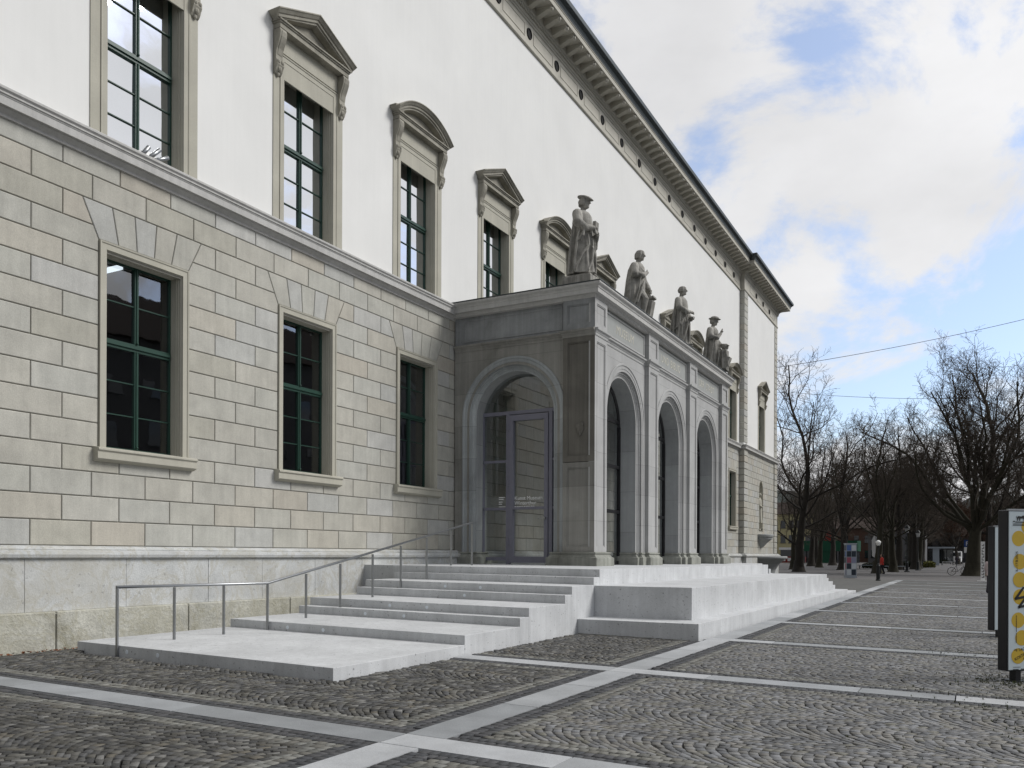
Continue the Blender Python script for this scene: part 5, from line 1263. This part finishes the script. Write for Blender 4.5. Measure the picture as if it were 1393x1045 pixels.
mb = MB(); mb.lathe([(.0, 0), (.15, 0), (.15, .05), (.12, .12), (.115, .95), (.09, 1.0), (.075, 1.05), (.05, 1.1), (.045, 2.1), (.08, 2.16), (.085, 2.25), (0, 2.26)], n=14); mb.obj('post', 'iron', b, smooth=False)
mb = MB(); mb.lathe([(.085, 2.25), (.11, 2.30), (.16, 2.44), (.16, 2.5), (.06, 2.58), (0, 2.6)], n=14); mb.obj('lamp_head', 'white', b, smooth=True)
def lantern(label, x, y, H):
    t = thing('street_lamp', label, 'street lamp', (x, y, gz(x)), 0, 'old lantern street lamps')
    mb = MB(); mb.lathe([(0, 0), (.28, 0), (.28, .06), (.14, .15), (.12, .9), (.08, 1.0), (.055, 1.1), (.045, H - 1.0), (.07, H - .95), (.05, H - .85), (0, H - .85)], n=12); mb.obj('post', 'iron', t)
    mb = MB(); mb.lathe([(.13, H - .82), (.24, H - .36), (.0, H - .36)], n=6); mb.obj('lamp_glass', 'lampglass', t)
    mb = MB(); mb.lathe([(.27, H - .37), (.28, H - .33), (.14, H - .12), (.05, H - .06), (.05, H), (0, H + .03)], n=6)
    for k in range(6): a = k * math.pi / 3; mb.tube([(.13 * math.cos(a), .13 * math.sin(a), H - .83), (.25 * math.cos(a), .25 * math.sin(a), H - .36)], .016, 5)
    mb.obj('lantern_frame', 'iron', t); return t
lantern('old lantern street lamp with a slender post, the nearer and taller of the pair', -5.72, 93.0, 4.7)
lantern('old lantern street lamp farther back, right of the nearer lantern', -5.3, 104.0, 4.5)
t = thing('information_panel', 'narrow dark information panel with two white bands under the bare trees', 'information panel', (-6.35, 126, .02))
mb = MB(); mb.box(-.55, .55, -.08, .08, 0, 2.3); mb.obj('panel', 'iron', t)
mb = MB(); mb.box(-.45, .45, -.1, -.07, 1.85, 2.2); mb.obj('white_band', 'white', t); mb = MB(); mb.box(-.45, .45, -.1, -.07, 1.4, 1.6); mb.obj('white_band', 'white', t); mb = MB(); mb.box(-.45, .45, -.1, -.07, .3, 1.0); mb.obj('green_band', 'panel', t)
t = thing('bus_shelter', 'grey flat roofed bus shelter with glass sides at the end of the square', 'bus shelter', (-5.9, 163.5, .02))
mb = MB(); mb.box(-.9, 3.2, -.6, 1.6, 2.9, 3.15); mb.obj('roof', 'panel', t)
mb = MB(); mb.box(-.1, .85, -.4, 1.4, 0, 2.9); mb.obj('side_wall', 'panel', t)
for x in (3.0, 1.3): mb = MB(); mb.box(x - .06, x + .06, -.4, -.28, 0, 2.9); mb.obj('post', 'iron', t)
mb = MB(); mb.box(.85, 3.0, 1.3, 1.36, .3, 2.7); mb.obj('back_glass', 'darkwin', t)
mb = MB(); mb.box(1.2, 2.9, .8, 1.2, .5, .62); mb.box(1.3, 1.4, .9, 1.1, 0, .5); mb.box(2.7, 2.8, .9, 1.1, 0, .5); mb.obj('bench', 'white', t)
t = thing('van', 'white van parked beyond the bus shelter', 'van', (-2.9, 196, -.02))
mb = MB(); mb.box(-1.0, 1.0, -2.2, 2.2, .4, 2.6); mb.box(-.95, .95, -2.6, -2.2, .4, 1.4); mb.obj('body', 'white', t, bevel=.15)
mb = MB(); mb.box(-.8, .8, -2.23, -2.18, 1.6, 2.3); mb.obj('windscreen', 'darkwin', t)
for x in (-.95, .95):
    for y in (-1.5, 1.5): mb = MB(); mb.tube([(x - .1, y, .35), (x + .1, y, .35)], .35, 14); mb.obj('wheel', 'iron', t)
t = thing('parking_sign', 'blue and white parking sign on a thin grey pole', 'sign', (-.42, 101.5, -.05))
mb = MB(); mb.tube([(0, 0, 0), (0, 0, 3.3)], .04, 10); mb.obj('pole', 'steel', t)
mb = MB(); mb.box(-.36, .36, -.06, -.03, 2.62, 3.35); mb.obj('blue_plate', 'blue', t); mb = MB(); mb.box(-.36, .36, -.06, -.03, 2.0, 2.6); mb.obj('white_plate', 'white', t)
text_obj('P', .62, (-.22, -.064, 2.76), (1, 0, 0), (0, 0, 1), 'lettering', t)
# bicycle leaning by the large tree
t = thing('bicycle', 'dark bicycle leaning against the trunk of the largest tree', 'bicycle', (-1.05, 81.6, -.04), R(15))
def wheel(x):
    mb = MB(); mb.tube([(x + .33 * math.cos(a), 0, .35 + .33 * math.sin(a)) for a in [2 * math.pi * k / 28 for k in range(29)]], .022, 6)
    for k in range(10): a = k * math.pi / 5; mb.tube([(x, 0, .35), (x + .32 * math.cos(a), 0, .35 + .32 * math.sin(a))], .004, 4)
    mb.obj('wheel', 'iron', t)
wheel(-.52); wheel(.52)
mb = MB()
for a, b in (((-.52, 0, .35), (-.15, 0, .85)), ((-.52, 0, .35), (-.05, 0, .33)), ((-.05, 0, .33), (-.18, 0, .95)), ((-.16, 0, .85), (.36, 0, .88)), ((-.05, 0, .33), (.38, 0, .78)), ((.52, 0, .35), (.34, 0, 1.02))): mb.tube([a, b], .018, 6)
mb.obj('frame', 'iron', t); mb = MB(); mb.ball((-.2, 0, .98), (.14, .07, .035), 10, 6); mb.obj('saddle', 'iron', t); mb = MB(); mb.tube([(.28, -.28, 1.06), (.36, -.1, 1.04), (.36, .1, 1.04), (.28, .28, 1.06)], .016, 6); mb.obj('handlebar', 'iron', t)
t = thing('banner_sign', 'tall narrow white banner sign with dark marks behind the poster stands', 'sign', (.60, 63.8, -.06), R(5))
mb = MB(); mb.box(-.12, .12, -.03, .03, .05, 2.62); mb.box(-.3, .3, -.2, .2, 0, .05); mb.obj('panel', 'white', t)
mb = MB(); random.seed(9)
for i in range(12):
    z = .25 + i * .19; k = random.random(); mb.box(-.07, .07, -.036, -.031, z, z + .04); mb.box(-.07 if k > .5 else .03, -.03 if k > .5 else .07, -.036, -.031, z + .045, z + .13)
mb.obj('marks', 'black', t)
def bench_(label, x, y, rz):
    t = thing('bench', label, 'bench', (x, y, gz(x)), rz)
    mb = MB(); mb.box(-1.1, 1.1, -.25, .25, .40, .46); mb.obj('seat', 'panel', t)
    for q in (-.8, .8): mb = MB(); mb.box(q - .05, q + .05, -.22, .22, 0, .40); mb.obj('leg', 'iron', t)
bench_('pale topped bench between the tree trunks right of the display column', -10.7, 106, R(5)); bench_('pale topped bench left of the nearer street lamp', -7.35, 101.5, R(0))
def leafclump(name, label, cat, x, y, rx, ry, h, mat, n=900, sz=.12):
    mb = MB()
    for i in range(n):
        a, b = random.uniform(0, 6.28), random.random() ** .4; p = Vector((rx * b * math.cos(a), ry * b * math.sin(a), random.uniform(.05, h) * (1 - .35 * b * b)))
        d = Vector((random.gauss(0, 1), random.gauss(0, 1), random.gauss(0, 1))).normalized(); e = d.orthogonal().normalized(); f = d.cross(e)
        mb.add([p - e * sz, p + f * sz * .5, p + e * sz, p - f * sz * .5], [(0, 1, 2, 3)])
    o = mb.obj(name, mat); o.location = (x, y, gz(x)); return tag(o, label, cat)
leafclump('shrub', 'low yellowish green shrub left of the bus shelter', 'shrub', -5.35, 130, .95, .8, .95, 'moss'); leafclump('hedge', 'low dark clipped hedge behind the street lamps', 'hedge', -7.7, 127, 1.9, .8, .9, 'hedge', 1600); leafclump('hedge', 'dark low hedge between tree trunks left of the street lamps', 'hedge', -10.3, 112, 1.6, .7, .75, 'hedge', 1200)
def flagpole(label, x, y):
    t = thing('flag_banner', label, 'banner', (x, y, gz(x))); mb = MB(); mb.tube([(0, 0, 0), (0, 0, 4.4)], .05, 8); mb.obj('pole', 'steel', t); mb = MB(); mb.prism([(-.08, 1.2), (-.5, 1.5), (-.55, 3.6), (-.3, 4.2), (-.08, 4.3)], lambda a, b, d: (a, d, b), -.02, .02); mb.obj('cloth', 'white', t)
flagpole('white upright banner flag right of the red jacketed person', -9.6, 128); flagpole('white upright banner flag behind the tree beside the lamp bollard', -11.4, 124)
# ---- far buildings
def far_building(label, x, y, w, d, h, wallm, roofh=0, rz=0, rows=2, cols=4, roofm='tile', ov=.5, cat='building', group=None):
    t = thing('building', label, cat, (x, y, 0), rz, group)
    mb = MB(); mb.box(-w / 2, w / 2, 0, d, -.5, h); mb.obj('wall', wallm, t)
    mb = MB()
    if roofh: mb.prism([(-ov, h + .01), (d / 2, h + roofh), (d + ov, h + .01)], lambda a, b, q: (q, a, b), -w / 2 - ov, w / 2 + ov)
    else: mb.box(-w / 2 - .2, w / 2 + .2, -.2, d + .2, h + .005, h + .35)
    mb.obj('roof', roofm, t)
    if rows:
        mb = MB(); mb.box(-.55, .55, -.03, .05, 0, 1.7); mb.box(-.65, .65, -.14, .05, -.12, -.005); w0 = None
        for r_ in range(rows):
            for q in range(cols):
                o = mb.obj('window', 'darkwin', t) if w0 is None else w0.copy()
                if w0 is None: w0 = o
                else: COL.objects.link(o)
                o.parent = t; o.location = (-w / 2 + (q + .5) * w / cols, 0, 1.2 + r_ * (h - 1) / rows)
    return t
far_building('yellow rendered house just beyond the far corner of the museum', -36.2, 200, 9, 10, 11.0, 'yellowwall', 3, 0, 3, 5, 'tile')
far_building('red brown house behind the green pavilion', -24.5, 230, 15, 10, 8.5, 'brickred', 3, 0, 2, 6)
far_building('grey house behind the trees in the middle of the square end', -15.5, 215, 12, 10, 7.5, 'greywall', 3.0, 0, 2, 5)
far_building('grey brown house far behind the street lamps', -6.5, 260, 15, 10, 7, 'greywall', 3.5, 0, 2, 6)
far_building('brown house at the far right end of the avenue', 9.5, 250, 14, 10, 8, 'brickred', 3.5, 0, 2, 6)
t = thing('green_pavilion', 'low bright green pavilion with pale posts and a red panel on its roof', 'pavilion', (-25.0, 180, .1))
mb = MB(); mb.box(-5.1, 5.0, 0, 6, 2.4, 4.5); mb.obj('fascia', 'dgreen', t); mb = MB(); mb.box(-2.6, .2, .2, 6, 0, 2.4); mb.obj('door_wall', 'dgreen', t)
mb = MB(); mb.box(-4.9, -2.61, 1.2, 6, 0, 2.395); mb.obj('glass_front', 'darkwin', t); mb = MB(); mb.box(.21, 4.8, 1.2, 6, 0, 2.395); mb.obj('glass_front', 'darkwin', t)
for x in (-4.9, -4.2, -3.5, .8, 1.4, 2.1, 2.8, 4.0, 4.7): mb = MB(); mb.box(x - .1, x + .1, .05, .25, 0, 2.395); mb.obj('post', 'greywall', t)
mb = MB(); mb.box(-1.2, .2, 1, 1.3, 4.51, 6.3); mb.obj('red_panel', 'redp', t)
t = thing('sales_kiosk', 'pale flat roofed kiosk with a red and white counter left of the green pavilion', 'kiosk', (-33.2, 186, .1))
mb = MB(); mb.box(-3, 2.6, 0, 4, 2.7, 3.2); mb.obj('roof', 'white', t); mb = MB(); mb.box(-2.6, 2.2, .5, 4, 1.3, 2.69); mb.obj('window_band', 'darkwin', t); mb = MB(); mb.box(-2.6, 2.2, .3, 4, 0, 1.29); mb.obj('counter', 'redp', t)
mb = MB()
for i in range(4): mb.box(-2.4 + i * 1.15, -1.7 + i * 1.15, .24, .29, .3, 1.0)
mb.obj('counter_sign', 'white', t)
# houses facing the museum across the square: outside the view, seen mirrored in the lower panes
for lab, yc, w_, h_, rf in (('tall plain house facing the museum, nearest of the row mirrored in the lower panes', 44, 24, 17.5, 5.5), ('tall plain house facing the museum, middle of the row mirrored in the lower panes', 68, 23, 19.0, 6), ('tall plain house facing the museum, farthest of the row mirrored in the lower panes', 94, 27, 17.0, 6)):
    far_building(lab, 28, yc, w_, 11, h_, 'facing', rf, R(-90), 4, 7, 'tile')
# ---- hill
MT['hill'] = stone('wooded_hill', (.025, .034, .03), .35, .05, .95, 0, 1)
mb = MB(); n = 60; vs = []; fs = []
for i in range(n + 1):
    x = -420 + i * 12
    hgt = 52 + 7 * math.sin(i * .35) + 5 * math.sin(i * .9 + 1) - .02 * max(0, x + 130)
    for j in range(6): vs.append((x, 560 + j * 60, hgt * math.sin(min(1, j / 4) * math.pi / 2) - 2 + 2 * math.sin(i * 2.1 + j)))
for i in range(n):
    for j in range(5): fs.append((i * 6 + j, (i + 1) * 6 + j, (i + 1) * 6 + j + 1, i * 6 + j + 1))
mb.add(vs, fs); tag(mb.obj('hill', 'hill', smooth=True), None, None, None, 'structure')
# wood at the end of the square: one mass of distant crowns
Tw = Tubes(); g = np.random.default_rng(77)
for i in range(210):
    x, y = g.uniform(-75, 45), g.uniform(235, 340); H = g.uniform(12, 23)
    base_ = np.array([x, y, 0.0])
    Tw.add([base_, base_ + [0, 0, 4], base_ + [g.normal(0, .4), 0, 8]], [.4, .3, .2], 5)
    for j in range(120):
        p = base_ + np.array([g.normal(0, .5), g.normal(0, .5), g.uniform(3, H * .7)]); a = g.uniform(0, 6.28); e = g.uniform(.2, 1.2); L = g.uniform(2, 5)
        d = np.array([math.cos(a) * math.cos(e), math.sin(a) * math.cos(e), math.sin(e)]); q = p + d * L * .5 + g.normal(0, .2, 3); r_ = q + (d + [0, 0, .3]) * L * .5 + g.normal(0, .3, 3)
        Tw.add([p, q, r_], [.10, .07, .035], 3)
        for _ in range(2): Tw.add([q, q + g.normal(0, 1, 3) * [1, 1, .7] + d * .8, q + g.normal(0, 1.2, 3) + d * 1.8], [.05, .04, .025], 3)
o = Tw.obj('distant_wood', 'twig', None); tag(o, 'mass of bare trees closing the far end of the square', 'wood', None, 'stuff')
# ---- overhead wires
MT['wire'] = plain('wire', (.02, .02, .02), .6)
def wire(label, A, B, sag, r=.016):
    mb = MB(); A, B = Vector(A), Vector(B); mb.tube([A.lerp(B, k / 24) - Vector((0, 0, sag * 4 * (k / 24) * (1 - k / 24))) for k in range(25)], r, 5)
    return tag(mb.obj('overhead_wire', 'wire'), label, 'wire', 'wires strung over the square')
wire('thin dark overhead wire crossing the sky above the trees, the upper one', (XP, 66.3, 15.86), (6.5, 80, 21.2), .3, .02)
wire('thin dark overhead wire, lower of the two against the sky', (-16.0, 88, 17.9), (.8, 80, 14.6), .25, .018)
wire('thin pale overhead wire across the trunks below the crowns', (-16.6, 70, 11.2), (3, 72, 9.9), .3, .014)
